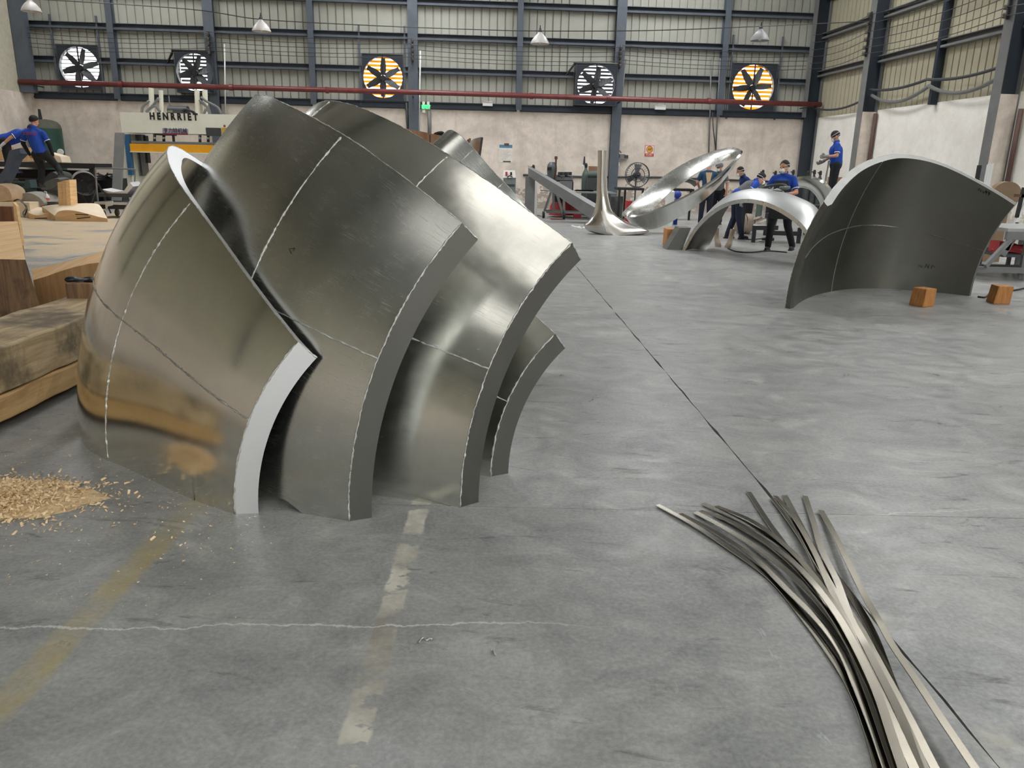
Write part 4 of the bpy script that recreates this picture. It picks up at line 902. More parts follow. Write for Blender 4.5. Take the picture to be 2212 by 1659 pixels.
# drum fan
Yf = 20.90; c = V(183, 396, Yf); t_ = thing('drum_fan', 'round floor-standing drum fan with a silver cowl on the left', 'fan', (c.x, Yf, 0))
ax = Vector((.5, -.82, -.1)).normalized(); rf = (V(208, 396, Yf).x-V(160, 396, Yf).x)/2
m = MB(); m.lathe([(rf, -.28), (rf*1.02, -.26), (rf*1.02, .1), (rf, .12), (rf*.97, .1), (rf*.97, -.26), (rf, -.28)], c, 40, ax, False); m.build('drum', paint('silver_paint', (150, 152, 158), .3, .6, .05), t_, R(40))
for nm, dd in (('front_guard', .1), ('rear_guard', -.26)):
    m = MB(); u, v = frame(ax)
    for rr in np.linspace(.12, 1, 9): m.tube([c+ax*dd+u*(math.cos(q*2*PI/28)*rr*rf*.97)+v*(math.sin(q*2*PI/28)*rr*rf*.97) for q in range(28)], .006, 4, closed=True)
    for q in range(10): m.bar(c+ax*dd, c+ax*dd+u*math.cos(q*PI/5)*rf*.97+v*math.sin(q*PI/5)*rf*.97, .008)
    m.build(nm, M_BLACK, t_)
m = MB(); m.lathe([(.001, 0), (.09, 0), (.09, .2), (.001, .2)], c-ax*.2, 14, ax, False); m.build('motor', M_BLACK, t_, R(40))
u, v = frame(ax)
for q in range(3):
    a = q*2*PI/3+.4; d = u*math.cos(a)+v*math.sin(a); e = u*-math.sin(a)+v*math.cos(a); m = MB(); P = [c+d*.08-e*.06+ax*.02, c+d*rf*.9-e*.16+ax*.05, c+d*rf*.9+e*.16-ax*.06, c+d*.08+e*.06-ax*.02]; m.prism(P, ax*.008); m.build('blade', M_DGREY, t_)
for s_ in (-1, 1):
    m = MB(); m.tube([c+Vector((s_*rf*1.03, .1, 0)), Vector((c.x+s_*rf*.85-.1, Yf-.35, .02))], .022, 8); m.build('leg', M_BLACK, t_); m = MB(); m.tube([c+Vector((s_*rf*1.03, .1, 0)), Vector((c.x+s_*rf*.9+.1, Yf+.45, .02))], .022, 8); m.build('leg', M_BLACK, t_)
m = MB(); m.tube([Vector((c.x-rf*.85-.1, Yf-.35, .03)), Vector((c.x+rf*.85-.1, Yf-.35, .03))], .022, 8); m.build('cross_bar', M_BLACK, t_)
# flat trolley with sheet metal
Yt = 19.90; x0, x1 = V(206, 440, Yt).x, V(300, 440, Yt).x; zd = zpx(240, 441, Yt)
t_ = thing('flat_trolley', 'flat trolley with bare handle bars and pale sheet offcuts on it', 'trolley', ((x0+x1)/2, Yt, 0))
m = MB(); m.box(((x0+x1)/2, Yt+.4, zd+.02), (x1-x0, .9, .06)); m.build('deck', paint('deck_grey', (186, 188, 190), .4, .3), t_)
m = MB(); m.box(((x0+x1)/2, Yt+.4, zd-.07), (x1-x0-.05, .86, .1)); m.build('chassis', M_BLACK, t_)
m = MB(); m.box(((x0+x1)/2, Yt+.5, zpx(240, 422, Yt)), (x1-x0, .8, .09)); m.build('upper_tray', M_DGREY, t_)
for x in (x0+.12, x1-.2):
    for y in (Yt+.05, Yt+.75): m = MB(); m.lathe([(.001, 0), (.09, 0), (.09, .05), (.001, .05)], (x, y, .09), 16, (1, 0, 0), False); m.build('wheel', paint('dirty_rubber', (96, 88, 70), .7), t_, R(40))
for p in ([V(206, 362, Yt+.1), V(208, 400, Yt+.1), V(213, 441, Yt+.1)], [V(206, 364, Yt+.7), V(250, 364, Yt+.7), V(292, 366, Yt+.7)], [V(292, 366, Yt+.7), V(290, 420, Yt+.7), V(290, 441, Yt+.7)]):
    m = MB(); m.tube(p, .02, 8); m.build('handle_bar', M_STEELG, t_)
m = MB(); p = [V(219, 408, Yt+.1), V(240, 431, Yt+.1)]; m.tube(p, .015, 6); m.build('strut', M_BLACK, t_)
SHEETS = [([(219, 409), (245, 415), (268, 412), (280, 394), (288, 403), (272, 421), (240, 422)], 'bent pale sheet offcut curling up on the trolley', ALU_S), ([(220, 410), (236, 413), (256, 416), (250, 419), (224, 415)], 'flat white sheet offcut lying on the trolley', M_WHITE)]
for k, (P, lab, mt) in enumerate(SHEETS):
    m = MB(); z = .0; m.prism([V(x, y, Yt+.15+.2*k) for x, y in P], (0, .5, .02)); simple('sheet_offcut', lab, 'sheet metal', m, mt)
m = MB(); m.prism([V(227, 436, Yt-.08), V(243, 434, Yt-.08), V(242, 444, Yt-.08), V(232, 446, Yt-.08), V(230, 455, Yt-.08), V(228, 452, Yt-.08)], (0, .04, 0)); simple('rag', 'grey rag hanging over the edge of the trolley deck', 'rag', m, paint('rag_grey', (190, 192, 184), .8))
# leaning channel and dark machines
m = MB(); p, q = V(247, 415, 23.5), V(259, 288, 24.2); p.z = 0; m.bar(p, q, .26, .1, (0, 1, 0)); m2 = m; simple('steel_channel', 'grey steel channel leaning on the wall left of the press', 'channel', m2, M_STEELG)
t_ = thing('cable_heap', 'tangle of black cables on dark boxes left of the press', 'cables', tuple(Vector((V(228, 400, 24.6).x, 24.6, 0))))
m = MB(); pbox(m, 205, 385, 262, 412, 24.6, 1.0, True); m.build('box', M_BLACK, t_)
for k in range(7):
    P = [V(205+rng.random()*50, 372+rng.random()*18, 24.7+rng.random()*.5) for _ in range(4)]; m = MB(); m.tube(vs(spline(P, 16)), .025, 5); m.build('cable', M_BLACK, t_, True)

# ------------------------------------------------------------------ middle and right background
M_POL = alu('polished_aluminium', (238, 238, 234), .16, .02, .0, False, .6); M_SAT = alu('satin_aluminium', (204, 204, 200), .27, .03, .02, False)
M_CYL = paint('cylinder_green', (86, 98, 92), .4, .2, .12, 4); M_CYL2 = paint('cylinder_dark', (62, 68, 68), .45, .2, .15, 4)
M_RED = paint('red_paint', (176, 52, 56), .5, 0, .1, 5)
def ribbon(E1, E2, t, name, mats, parent, n=60, closed=False, bulge=0., side=1, cross=6):
    """plate of thickness t between two edge curves, optionally crowned"""
    A = vs(spline(E1, n, closed)); B = vs(spline(E2, n, closed)); top, bot = [], []
    for _ in range(24):
        for L in (A, B):
            C_ = [p.copy() for p in L]
            for i in range(len(L)):
                if closed or 0 < i < len(L)-1: L[i] = C_[i]*.5+(C_[i-1]+C_[(i+1) % len(L)])*.25
    for j in range(cross+1):
        f = j/cross; r1, r2 = [], []
        for i in range(len(A)):
            p = A[i].lerp(B[i], f); tn = (A[(i+1) % len(A) if closed else min(i+1, len(A)-1)]-A[i-1 if closed else max(i-1, 0)]); nr = tn.cross(B[i]-A[i]).normalized()*side
            q = p+nr*bulge*4*f*(1-f); r1.append(q); r2.append(q-nr*t)
        top.append(r1); bot.append(r2)
    out = []
    m = MB(); m.grid(top, closed); out.append(m.build(name[0], mats[0], parent, True))
    m = MB(); m.grid(bot, closed); out.append(m.build(name[1], mats[1], parent, True))
    for r1, r2, nm in ((top[0], bot[0], 'near_rim'), (top[-1], bot[-1], 'far_rim')):
        m = MB(); m.grid([r1, r2], closed); m.build(nm, mats[2], parent)
    if not closed:
        for i in (0, -1): m = MB(); m.grid([[r[i] for r in top], [r[i] for r in bot]]); m.build('foot_edge', mats[2], parent)
    return out
# polished teardrop loop
near = [(1351, 458, 18.0), (1391, 456, 17.9), (1454, 429, 17.9), (1520, 395, 18.0), (1560, 365, 18.2), (1594, 330, 18.5), (1603, 317, 18.9), (1579, 311, 19.4), (1539, 320, 19.8), (1480, 344, 20.0), (1418, 385, 19.8), (1372, 426, 19.2), (1347, 452, 18.5)]
low = [(1362, 478, 18.5), (1408, 489, 18.3), (1458, 465, 18.4), (1524, 420, 18.4), (1562, 380, 18.6), (1593, 338, 18.8), (1592, 334, 19.0), (1570, 339, 19.3), (1530, 352, 19.6), (1480, 383, 19.7), (1438, 416, 19.6), (1408, 450, 19.2), (1370, 468, 18.9)]
E1 = [V(x, y, Y+.8) for x, y, Y in near]; E2 = [V(x, y, Y+.8) for x, y, Y in low]; zmin = min(p.z for p in E2)
for p in E1+E2: p.z = max(p.z-zmin*.5, .01)
t_ = thing('teardrop_loop', 'big polished teardrop loop of aluminium tilted up to the right', 'sculpture', tuple(Vector((E2[1].x, E2[1].y, 0))))
ribbon(E1, E2, .05, ('outer_face', 'inner_face'), (M_SAT, M_POL, M_POL), t_, 110, True, .03, 1)
# slender standing foot piece (inverted T)
Yt = gp(1320, 506).y; t_ = thing('flared_column', 'slim aluminium column flaring into a wide boat-shaped foot', 'sculpture', tuple(Vector((V(1300, 500, Yt).x, Yt, 0))))
sil = [(325, 1291, 1312), (345, 1291, 1312), (380, 1290, 1311), (410, 1289, 1312), (430, 1288, 1315), (450, 1285, 1320), (462, 1281, 1328), (472, 1275, 1342), (480, 1268, 1358), (487, 1262, 1378), (492, 1263, 1393), (497, 1266, 1402), (501, 1272, 1400), (505, 1285, 1385), (507, 1300, 1360)]
sd = vs(spline([Vector(s_) for s_ in sil], 50)); rows = []
for s_ in sd:
    y, xa, xb = s_; a, b = V(xa, y, Yt), V(xb, y, Yt); c = (a+b)/2; w = (b.x-a.x)/2; d = min(w, .16+.10*max(0, (y-430)/75)); c.z = max(c.z, .0)
    rows.append([c+Vector((math.cos(q*2*PI/32)*w, math.sin(q*2*PI/32)*d, 0)) for q in range(32)])
m = MB(); m.grid(rows, True); m.add(rows[0], [tuple(range(32))]); m.add(rows[-1], [tuple(range(31, -1, -1))]); m.build('column', alu('brushed_column', (208, 204, 198), .24, .03, .05, False), t_, R(50))
m = MB(); m.tube([V(1299, 456, Yt-.24), V(1303, 480, Yt-.25), V(1311, 502, Yt-.25)], .012, 5); m.build('weld_seam', ALU_W, t_)
# sloping box beam over the table
m = MB(); a, b = V(1141, 368, 22.6), V(1290, 462, 21.8); rows = []
for k in range(9):
    p = a.lerp(b, k/8); w = .12+.16*(k/8); h = .14+.11*k/8; rows.append([p+Vector((x*.0, -w*y_, h*z_)) for x, y_, z_ in ((0, 1, -1), (0, 1, .5), (0, .4, 1), (0, -.4, 1), (0, -1, .5), (0, -1, -1))])
m.grid(rows, True); m.add(rows[0], [tuple(range(6))]); m.add(rows[-1], [tuple(range(5, -1, -1))]); tag(m.build('sloping_beam', M_STEELG), 'grey fabricated beam sloping down across the wheeled table', 'beam')
m = MB(); p = V(1146, 374, 22.7); m.box((p.x-.0, p.y+.2, p.z/2-.05), (.28, .2, p.z-.1)); tag(m.build('steel_post', M_STEELG), 'grey post holding the top end of the sloping beam', 'post')
# gas cylinders
def cylinder(name, lab, x, ytop, ybot, Y, rpx, mat, cap=True, grp=None):
    g = V(x, ybot, Y); g.z = 0; zt = zpx(x, ytop, Y); r_ = rpx*Y/FPX
    t_ = thing(name, lab, 'gas cylinder', tuple(g), 0, grp); m = MB(); m.lathe([(.001, 0), (r_, .01), (r_, zt-.28), (r_*.8, zt-.16), (r_*.4, zt-.06), (r_*.3, zt)], g, 18, None, False); m.build('body', mat, t_, R(50))
    m = MB(); m.lathe([(.001, zt), (.05, zt), (.045, zt+.1), (.03, zt+.14), (.001, zt+.14)], g, 10, None, False); m.tube([g+Vector((-.09, 0, zt+.07)), g+Vector((.04, 0, zt+.07))], .022, 6); m.build('valve', M_BLACK, t_)
    return t_
cylinder('gas_cylinder', 'dark gas cylinder under the raised end of the sloping beam', 1150, 366, 447, 24.6, 7, M_CYL2)
t_ = cylinder('gas_cylinder', 'tall grey-green gas cylinder with a regulator behind the wheeled table', 1262, 362, 447, 25.6, 8, M_CYL)
m = MB(); p = V(1254, 358, 25.5); m.lathe([(.001, 0), (.06, 0), (.06, .03), (.001, .03)], p, 12, (0, -1, 0), False); m.tube([p, V(1262, 358, 25.6)], .02, 6); m.build('regulator', M_WHITE, t_)
m = MB(); p = V(1262, 352, 25.6); m.tube([p+Vector((0, 0, -.05)), p+Vector((0, 0, .2))], [.04, .02], 8); m.build('flow_meter', M_DGREY, t_)
for k, x in enumerate((1641, 1668, 1681, 1692, 1706, 1738, 1751, 1764)):
    cylinder('gas_cylinder', ('grey gas cylinder in the row by the back wall, just right of the bent worker', 'gas cylinder in the row, second from its left end', 'gas cylinder in the row, left of the front worker', 'gas cylinder in the row, hidden half behind the front worker', 'gas cylinder in the row, right behind the front worker', 'gas cylinder between the front worker and the rusty pipes', 'dark gas cylinder before the rusty downpipe', 'dark gas cylinder at the right end of the row')[k], x, 376+2*(k % 2), 440, 26.6, 6.5, M_CYL if k < 4 else M_CYL2, True, 'row of gas cylinders by the back wall')
t_ = thing('cardboard_roll', 'brown cardboard roll standing behind the grey-green cylinder', 'roll', tuple(Vector((V(1281, 440, 26).x, 26.4, 0))))
m = MB(); c = V(1278, 440, 26.4); c.z = 0; m.lathe([(.001, 0), (.16, 0), (.16, zpx(1278, 359, 26.4)), (.12, zpx(1278, 359, 26.4)), (.12, zpx(1278, 359, 26.4)-.1), (.001, zpx(1278, 359, 26.4)-.1)], c, 18, None, False); m.build('tube', paint('cardboard', (150, 112, 88), .8), t_, R(40))
m = MB(); p = V(1268, 377, 25.2); m.lathe([(.001, 0), (.1, .02), (.12, .1), (.12, .5), (.001, .5)], p, 14, (1, 0, 0), False); o = m.build('pipe_elbow', M_CYL, None, R(40)); tag(o, 'grey drum lying on top beside the cardboard roll', 'drum')
m = MB(); pbox(m, 1268, 384, 1292, 440, 25.0, .4, True); tag(m.build('cabinet', M_DGREY), 'dark cabinet behind the slim column carrying the grey drum', 'cabinet')
# welding power source by the wall
Yv = 26.2; t_ = thing('welding_machine', 'grey welding machine with a red button left of the sloping beam', 'machine', tuple(Vector((V(1100, 420, Yv).x, Yv, 0))))
m = MB(); pbox(m, 1087, 383, 1114, 425, Yv, .7, True); m.build('case', paint('machine_grey', (120, 126, 124), .5), t_)
m = MB(); m.prism([V(1086, 384, Yv-.02), V(1114, 384, Yv-.02), V(1112, 368, Yv+.1), V(1088, 368, Yv+.1)], (0, .5, 0)); m.build('control_panel', paint('panel_grey', (206, 200, 194), .5), t_)
m = MB(); m.box(V(1094, 375, Yv), (.07, .06, .11)); m.build('red_button', M_RED, t_)
m = MB(); m.box(V(1104, 375, Yv), (.06, .06, .1)); m.build('black_switch', M_BLACK, t_)
m = MB(); m.tube(vs(spline([V(1096, 383, Yv-.06), V(1101, 380, Yv-.1), V(1107, 383, Yv-.06)], 8)), .018, 6); m.build('handle', M_BLACK, t_)
m = MB(); pbox(m, 1090, 398, 1112, 403, Yv-.01, .02); m.build('panel_seam', M_DGREY, t_)
# bench behind the table with helmet and boxes
Yv = 25.4; t_ = thing('welding_bench', 'small steel bench with sloped metal boxes against the back wall', 'bench', tuple(Vector((V(1215, 420, Yv).x, Yv, 0))))
m = MB(); pbox(m, 1196, 389, 1238, 393, Yv, .7); m.build('bench_top', M_BLACK, t_)
for x in (1198, 1234): m = MB(); pbox(m, x, 393, x+4, 440, Yv+.05, .08, True); m.build('leg', M_BLACK, t_)
m = MB(); pbox(m, 1209, 391, 1236, 412, Yv-.05, .03); m.build('hanging_sheet', M_STEELG, t_)
for x0, x1 in ((1201, 1217), (1217, 1239)):
    m = MB(); m.prism([V(x0, 389, Yv), V(x1-2, 389, Yv), V(x1, 382, Yv+.3), V(x0+4, 377, Yv+.3)], (0, .3, 0)); m.build('sloped_box', M_DGREY, t_)
for k in range(6): m = MB(); p = V(1207+5*k, 375, Yv+.2); m.box(p, (.06+.03*(k % 2), .1, .1)); m.build('tool', M_BLACK if k % 2 else M_DGREY, t_)
t_ = thing('welding_helmet', 'grey welding helmet hung on a thin rod above the bench', 'helmet', tuple(V(1192, 384, Yv-.2)))
c = V(1192, 376, Yv+.12); c.z = zpx(1210, 389, Yv)+.31; m = MB(); rows = []
for j in range(9):
    row = []
    for i in range(17):
        a = -1.9+3.8*i/16; h = .24-.55*j/8; w = .16*math.sin(min(1, (j+1)/3)*PI/2)*(1-.25*max(0, (j-4)/4)); row.append(c+Vector((math.sin(a-.5)*w, -math.cos(a-.5)*w*1.1, h)))
    rows.append(row)
m.grid(rows); m.build('shell', paint('helmet_grey', (84, 92, 94), .45), t_, True)
m = MB(); m.box(c+Vector((-.09, -.16, .03)), (.13, .04, .09), Euler((0, 0, -.5))); m.build('visor', M_BLACK, t_)
m = MB(); m.tube([V(1201, 344, Yv), Vector((V(1201, 400, Yv).x, Yv, 0))], .03, 6); m.lathe([(.001, 0), (.05, 0), (.05, .09), (.001, .09)], V(1201, 344, Yv), 10, None, False); tag(m.build('rod_stand', paint('rust', (96, 62, 52), .7)), 'thin rusty rod standing beside the welding helmet', 'rod')
# wheeled table
Yt = gp(1180, 473).y; t_ = thing('wheeled_table', 'grey welded steel table on wheels below the sloping beam', 'table', tuple(Vector((V(1240, 470, Yt).x, Yt, 0))))
zt = zpx(1200, 416, Yt); xa, xb = V(1171, 440, Yt).x, V(1330, 440, Yt).x
m = MB(); m.prism([Vector((xa-.02, Yt+1.5, zt)), Vector((xa+.55, Yt+.0, zt)), Vector((xb, Yt+.0, zt)), Vector((xb, Yt+1.5, zt))], (0, 0, .03)); m.build('table_top', paint('table_top', (150, 153, 150), .35, .6, .1), t_)
for pts in (((1218, 424), (1218, 470)), ((1195, 420), (1196, 462)), ((1202, 421), (1217, 470)), ((1190, 418), (1176, 456)), ((1300, 424), (1300, 470)), ((1316, 424), (1316, 470))):
    (x0, y0), (x1, y1) = pts; d = 0 if x0 in (1218, 1202, 1300) else .6
    m = MB(); p = V(x0, y0, Yt+d); q = V(x1, y1, Yt+d); q.z = max(q.z, .1); p.z = zt; m.bar(p, q, .07); m.build('leg', M_STEELG, t_)
for d in (0, .7): m = MB(); m.bar(Vector((V(1180, 460, Yt).x, Yt+d, .2)), Vector((xb, Yt+d, .2)), .06); m.build('stretcher', M_STEELG, t_)
for x, d in ((1174, .4), (1218, .0), (1316, .1)): m = MB(); c = V(x, 466, Yt+d); c.z = .1; m.lathe([(.001, -.03), (.1, -.03), (.1, .03), (.001, .03)], c, 16, (1, .1, 0), False); m.build('wheel', M_BLACK, t_, R(40))
m = MB(); P = [V(x, y, Yt+.5) for x, y in ((1242, 413), (1262, 412), (1282, 416), (1262, 420), (1248, 418))]
for p in P: p.z = zt+.04
m.prism(P, (0, 0, .04)); tag(m.build('crumpled_sheet', M_WHITE), 'bright crumpled sheet lying on the wheeled table', 'sheet')
t_ = thing('red_bin', 'red half-round tub under the wheeled table', 'tub', tuple(Vector((V(1216, 455, Yt+1.0).x, Yt+1.3, 0))))
c = V(1213, 452, Yt+1.3); c.z = 0; m = MB(); m.lathe([(.001, .05), (.40, .05), (.37, .3), (.24, .52), (.001, .55)], c, 24, None, False); m.build('tub', M_RED, t_, R(40)); m = MB(); m.lathe([(.3, .55), (.3, .72), (.001, .74)], c+Vector((.02, 0, -.1)), 20, None, False); m.build('lid', M_BLACK, t_)
m = MB(); pbox(m, 1240, 446, 1256, 452, Yt+.7, .3, True); tag(m.build('red_toolbox', M_RED), 'small red toolbox under the wheeled table', 'toolbox')
for k, P in enumerate((((1236, 488), (1246, 491), (1252, 490)), ((1250, 491), (1258, 494), (1262, 492)))):
    m = MB(); Q = [gp(x, y, .01) for x, y in P]; m.tube(vs(spline(Q, 8)), .03, 5); tag(m.build('paper_scrap', M_WHITE), ('white paper scrap on the floor left of the slim column', 'second white paper scrap touching the foot of the slim column')[k], 'scrap')
m = MB(); g = gp(1145, 463, .02); h = gp(1172, 466, .02); m.tube([g, h], .02, 6); tag(m.build('floor_bar', ALU_S), 'thin bright bar on the floor by the table wheel', 'bar')
m = MB(); p = V(1157, 384, 24.2); q = V(1158, 448, 24.2); q.z = 0; m.bar(p, q, .09, .05); tag(m.build('bright_bar', ALU_S), 'bright upright aluminium bar beside the dark gas cylinder', 'bar')
m = MB(); pbox(m, 1190, 474, 1220, 480, Yt-.3, .35, True); tag(m.build('rusty_plate', MATS['rust']), 'rusty plate lying under the table corner', 'plate')
# pedestal fan
Yf = 24.6; c = V(1376, 378, Yf); t_ = thing('pedestal_fan', 'big grey pedestal fan standing before the back wall', 'fan', (c.x, Yf, 0)); rf = 25*Yf/FPX; ax = Vector((.1, -1, .05)).normalized(); u, v = frame(ax)
m = MB()
for rr in (1, .97, .55, .2): m.tube([c+ax*(.12 if rr < 1 else 0)+u*math.cos(q*2*PI/36)*rr*rf+v*math.sin(q*2*PI/36)*rr*rf for q in range(36)], .012, 5, closed=True)
for q in range(30): a = q*2*PI/30; m.tube([c+ax*.14, c+u*math.cos(a)*rf+v*math.sin(a)*rf], .005, 4)
m.build('guard', M_DGREY, t_)
for k in range(3):
    a = k*2*PI/3+.5; d = u*math.cos(a)+v*math.sin(a); e = v*math.cos(a)-u*math.sin(a); m = MB(); m.prism([c+d*.05-e*.04+ax*.02, c+d*rf*.85-e*.12+ax*.06, c+d*rf*.88+e*.1-ax*.04, c+d*.05+e*.05-ax*.02], ax*.008); m.build('blade', M_STEELG, t_)
m = MB(); m.lathe([(.001, -.25), (.08, -.25), (.1, -.1), (.1, .05), (.001, .1)], c, 16, ax, False); m.build('motor', M_DGREY, t_, R(40))
m = MB(); m.tube([c-ax*.1, Vector((c.x, Yf+.1, 0.05))], .03, 8); m.build('pole', M_STEELG, t_)
m = MB(); m.lathe([(.001, 0), (.3, 0), (.28, .05), (.001, .08)], (c.x, Yf+.1, 0), 24, None, False); m.build('base', M_DGREY, t_)
# black frame table under it
Yv = 23.6; t_ = thing('steel_table', 'dark steel frame table between the slim column and the polished loop', 'table', tuple(Vector((V(1365, 430, Yv).x, Yv, 0))))
m = MB(); pbox(m, 1335, 406, 1392, 411, Yv, .9); m.build('table_top', M_BLACK, t_)
for x in (1336, 1348, 1386): m = MB(); pbox(m, x, 410, x+4, 440, Yv+(.6 if x == 1348 else 0), .07, True); m.build('leg', M_BLACK, t_)
m = MB(); c = gp(1340, 452); m.lathe([(.001, -.2), (.13, -.2), (.13, .2), (.001, .2)], (c.x, c.y, .13), 14, (1, .2, 0), False); tag(m.build('motor_block', M_DGREY, None, R(40)), 'dark motor lying under the black frame table', 'motor')
m = MB(); pbox(m, 1354, 434, 1366, 440, 21.8, .3, True); tag(m.build('red_case', M_RED), 'small red case on the floor left of the polished loop', 'case')
m = MB(); pbox(m, 1318, 424, 1346, 446, 24.5, .3, True); tag(m.build('steel_bin', M_STEELG), 'grey steel bin behind the slim column', 'bin')
# bench seen through the loop, with white roll
t_ = thing('steel_table', 'dark bench seen through the polished loop', 'table', tuple(Vector((V(1460, 415, 24).x, 24, 0))))
m = MB(); pbox(m, 1446, 408, 1500, 413, 24, .8); m.build('table_top', M_BLACK, t_)
for x in (1448, 1490): m = MB(); pbox(m, x, 413, x+4, 440, 24.1, .08, True); m.build('leg', M_BLACK, t_)
m = MB(); P = [V(1454, 400, 24.3), V(1470, 386, 24.3), V(1495, 384, 24.3), V(1510, 396, 24.3)]; Q = [p+Vector((0, .5, -.1)) for p in P]
t_ = thing('sheet_arch', 'grey curved sheet lying on the bench behind the loop', 'sheet', tuple(P[0])); ribbon(P, Q, .03, ('outer_face', 'inner_face'), (ALU_R, ALU_R, ALU_R), t_, 24, False, 0)
t_ = thing('white_roll', 'white roll standing inside the polished loop', 'roll', tuple(Vector((V(1446, 440, 21.5).x, 21.5, 0)))); c = V(1446, 440, 21.5); c.z = 0
m = MB(); h = zpx(1446, 414, 21.5); m.lathe([(.001, 0), (.11, 0), (.12, h), (.08, h+.04), (.001, h+.04)], c, 16, None, False); m.build('roll', M_WHITE, t_, R(40))
m = MB(); c = V(1463, 420, 22.0); m.ball(c, (.12, .12, .1)); m.box((c.x, c.y, c.z/2-.03), (.1, .1, c.z-.06)); tag(m.build('blue_cap', paint('blue_plastic', (40, 62, 150), .5), None, True), 'small blue lump right of the white roll inside the loop', 'cap')

# broad arch in front of the workers
Na = [(1474, 541, 14.95), (1490, 507, 14.9), (1503, 487, 14.8), (1531, 459, 14.6), (1563, 438, 14.4), (1600, 429, 14.2), (1625, 430, 13.9), (1650, 434, 13.6), (1688, 449, 13.3), (1718, 471, 13.0), (1746, 493, 12.7), (1790, 545, 12.2)]
Fa = [(1521, 538, 15.2), (1532, 515, 15.5), (1541, 497, 15.7), (1556, 462, 15.6), (1577, 427, 15.5), (1609, 416, 15.3), (1640, 410, 15.1), (1680, 413, 14.7), (1720, 425, 14.2), (1750, 438, 13.9), (1775, 452, 13.6), (1835, 520, 13.0)]
E1 = [V(*p) for p in Na]; E2 = [V(*p) for p in Fa]
E1[0].z = E2[0].z = .005; E1[-1].z = max(.01, E1[-1].z*.2); E2[-1].z = .02
t_ = thing('aluminium_arch', 'broad satin aluminium arch the workers are grinding, one foot left', 'arch', tuple(E1[0]))
ribbon(E1, E2, .07, ('outer_face', 'inner_face'), (alu('ground_aluminium', (184, 186, 184), .42, .05, .02, False), ALU_R, M_SAT), t_, 70, False, .10, 1)
m = MB(); P = [(1440, 540), (1447, 528), (1459, 508), (1469, 492), (1493, 492), (1484, 512), (1474, 541)]; Q = [V(x, y, 15.0) for x, y in P]; Q[0].z = Q[-1].z = 0; m.prism(Q, (0, .45, 0)); m.build('side_flange', ALU_R, t_)
P = [V(1697, 440, 13.55), V(1712, 437, 13.6), V(1704, 446, 13.5), V(1722, 448, 13.5), V(1743, 455, 13.3), V(1735, 470, 12.95), V(1715, 459, 13.2)]
m = MB(); pbox(m, 1441, 495, 1460, 515, 15.6, .4, True); bev(tag(m.build('wooden_block', W_BLOCK), 'wooden block half hidden behind the left foot of the arch', 'block'))
# polished ring behind the front worker
ring = [(1640, 430, 17.8), (1655, 412, 17.4), (1680, 398, 17.0), (1715, 388, 16.6), (1745, 384, 16.4), (1772, 391, 16.3), (1790, 406, 16.3), (1802, 428, 16.4), (1806, 455, 16.5), (1800, 500, 16.7)]
ringi = [(1668, 432, 18.2), (1676, 420, 17.9), (1695, 408, 17.6), (1720, 400, 17.3), (1742, 402, 17.1), (1757, 414, 17.0), (1768, 430, 17.0), (1774, 448, 17.0), (1776, 470, 17.1), (1774, 505, 17.2)]
E1 = [V(*p) for p in ring]; E2 = [V(*p) for p in ringi]; E1[-1].z = E2[-1].z = .01
t_ = thing('polished_ring', 'mirror-polished half ring behind the front worker', 'sculpture', tuple(E1[-1])); ribbon(E1, E2, .05, ('outer_face', 'inner_face'), (M_POL, M_POL, M_POL), t_, 60, False, .1, -1)
t_ = thing('work_trestle', 'dark trestle under the polished ring', 'trestle', tuple(Vector((V(1690, 500, 17.6).x, 17.6, 0))))
zt = zpx(1690, 436, 17.6)
m = MB(); xa, xb = V(1640, 440, 17.6).x, V(1760, 440, 17.6).x; m.box(((xa+xb)/2, 18.9, zt), (xb-xa, .5, .06)); m.build('top_bar', M_BLACK, t_)
for x in (xa+.05, (xa+xb)/2, xb-.05): m = MB(); m.box((x, 18.9, zt/2-.02), (.07, .07, zt-.05)); m.build('leg', M_BLACK, t_)
# things under the arch
def sack(): 
    t_ = thing('tied_sack', 'beige woven sack lying tied up behind the arch', 'sack', tuple(gp(1606, 506))); g = gp(1606, 506); g.z = 0; Y = g.y+.3; m = MB(); a = V(1586, 494, Y); b = V(1626, 492, Y)
    c = (a+b)/2; c.z = .24; w = (b.x-a.x)/2; rows = []
    for j in range(15):
        f = -1+2*j/14; r_ = .24*(1-abs(f)**3.2)**.5+.015; r_ = r_ if f < .8 else max(.06, r_*.6); rows.append([Vector((c.x+f*w+.01*math.sin(i*3+j), Y+math.cos(i*2*PI/18)*r_*1.2, max(0, .23*(1 if f < .7 else 1.2)+math.sin(i*2*PI/18)*r_*(1+.05*math.sin(i*5+j*2))))) for i in range(18)])
    m.grid(rows, True); m.build('body', paint('sack_weave', (172, 156, 140), .9, 0, .12, 14, .3), t_, True)
    m = MB(); e = Vector((c.x+w, Y, .28))
    for k in range(7): m.cone(e, e+Vector((.14+.03*math.sin(k*2), .04*math.cos(k*2.5), .07*math.sin(k*1.7)+.04)), .03, .045, 6)
    m.build('tied_mouth', MATS['sack_weave'], t_, True)
    m = MB(); m.tube([Vector((c.x+w*.0, Y+math.cos(i*2*PI/18)*.295, .235+math.sin(i*2*PI/18)*.25)) for i in range(18)], .012, 5, closed=True); m.build('cord', M_BLACK, t_)
sack()
t_ = thing('polished_sheet', 'bright sheet panel on a low black frame under the arch', 'panel', tuple(Vector((V(1655, 488, 17.2).x, 17.2, 0))))
m = MB(); m.prism([V(1630, 488, 17.0), V(1635, 476, 17.6), V(1681, 470, 17.6), V(1676, 490, 17.0)], (0, 0, .03)); m.build('sheet', M_POL, t_)
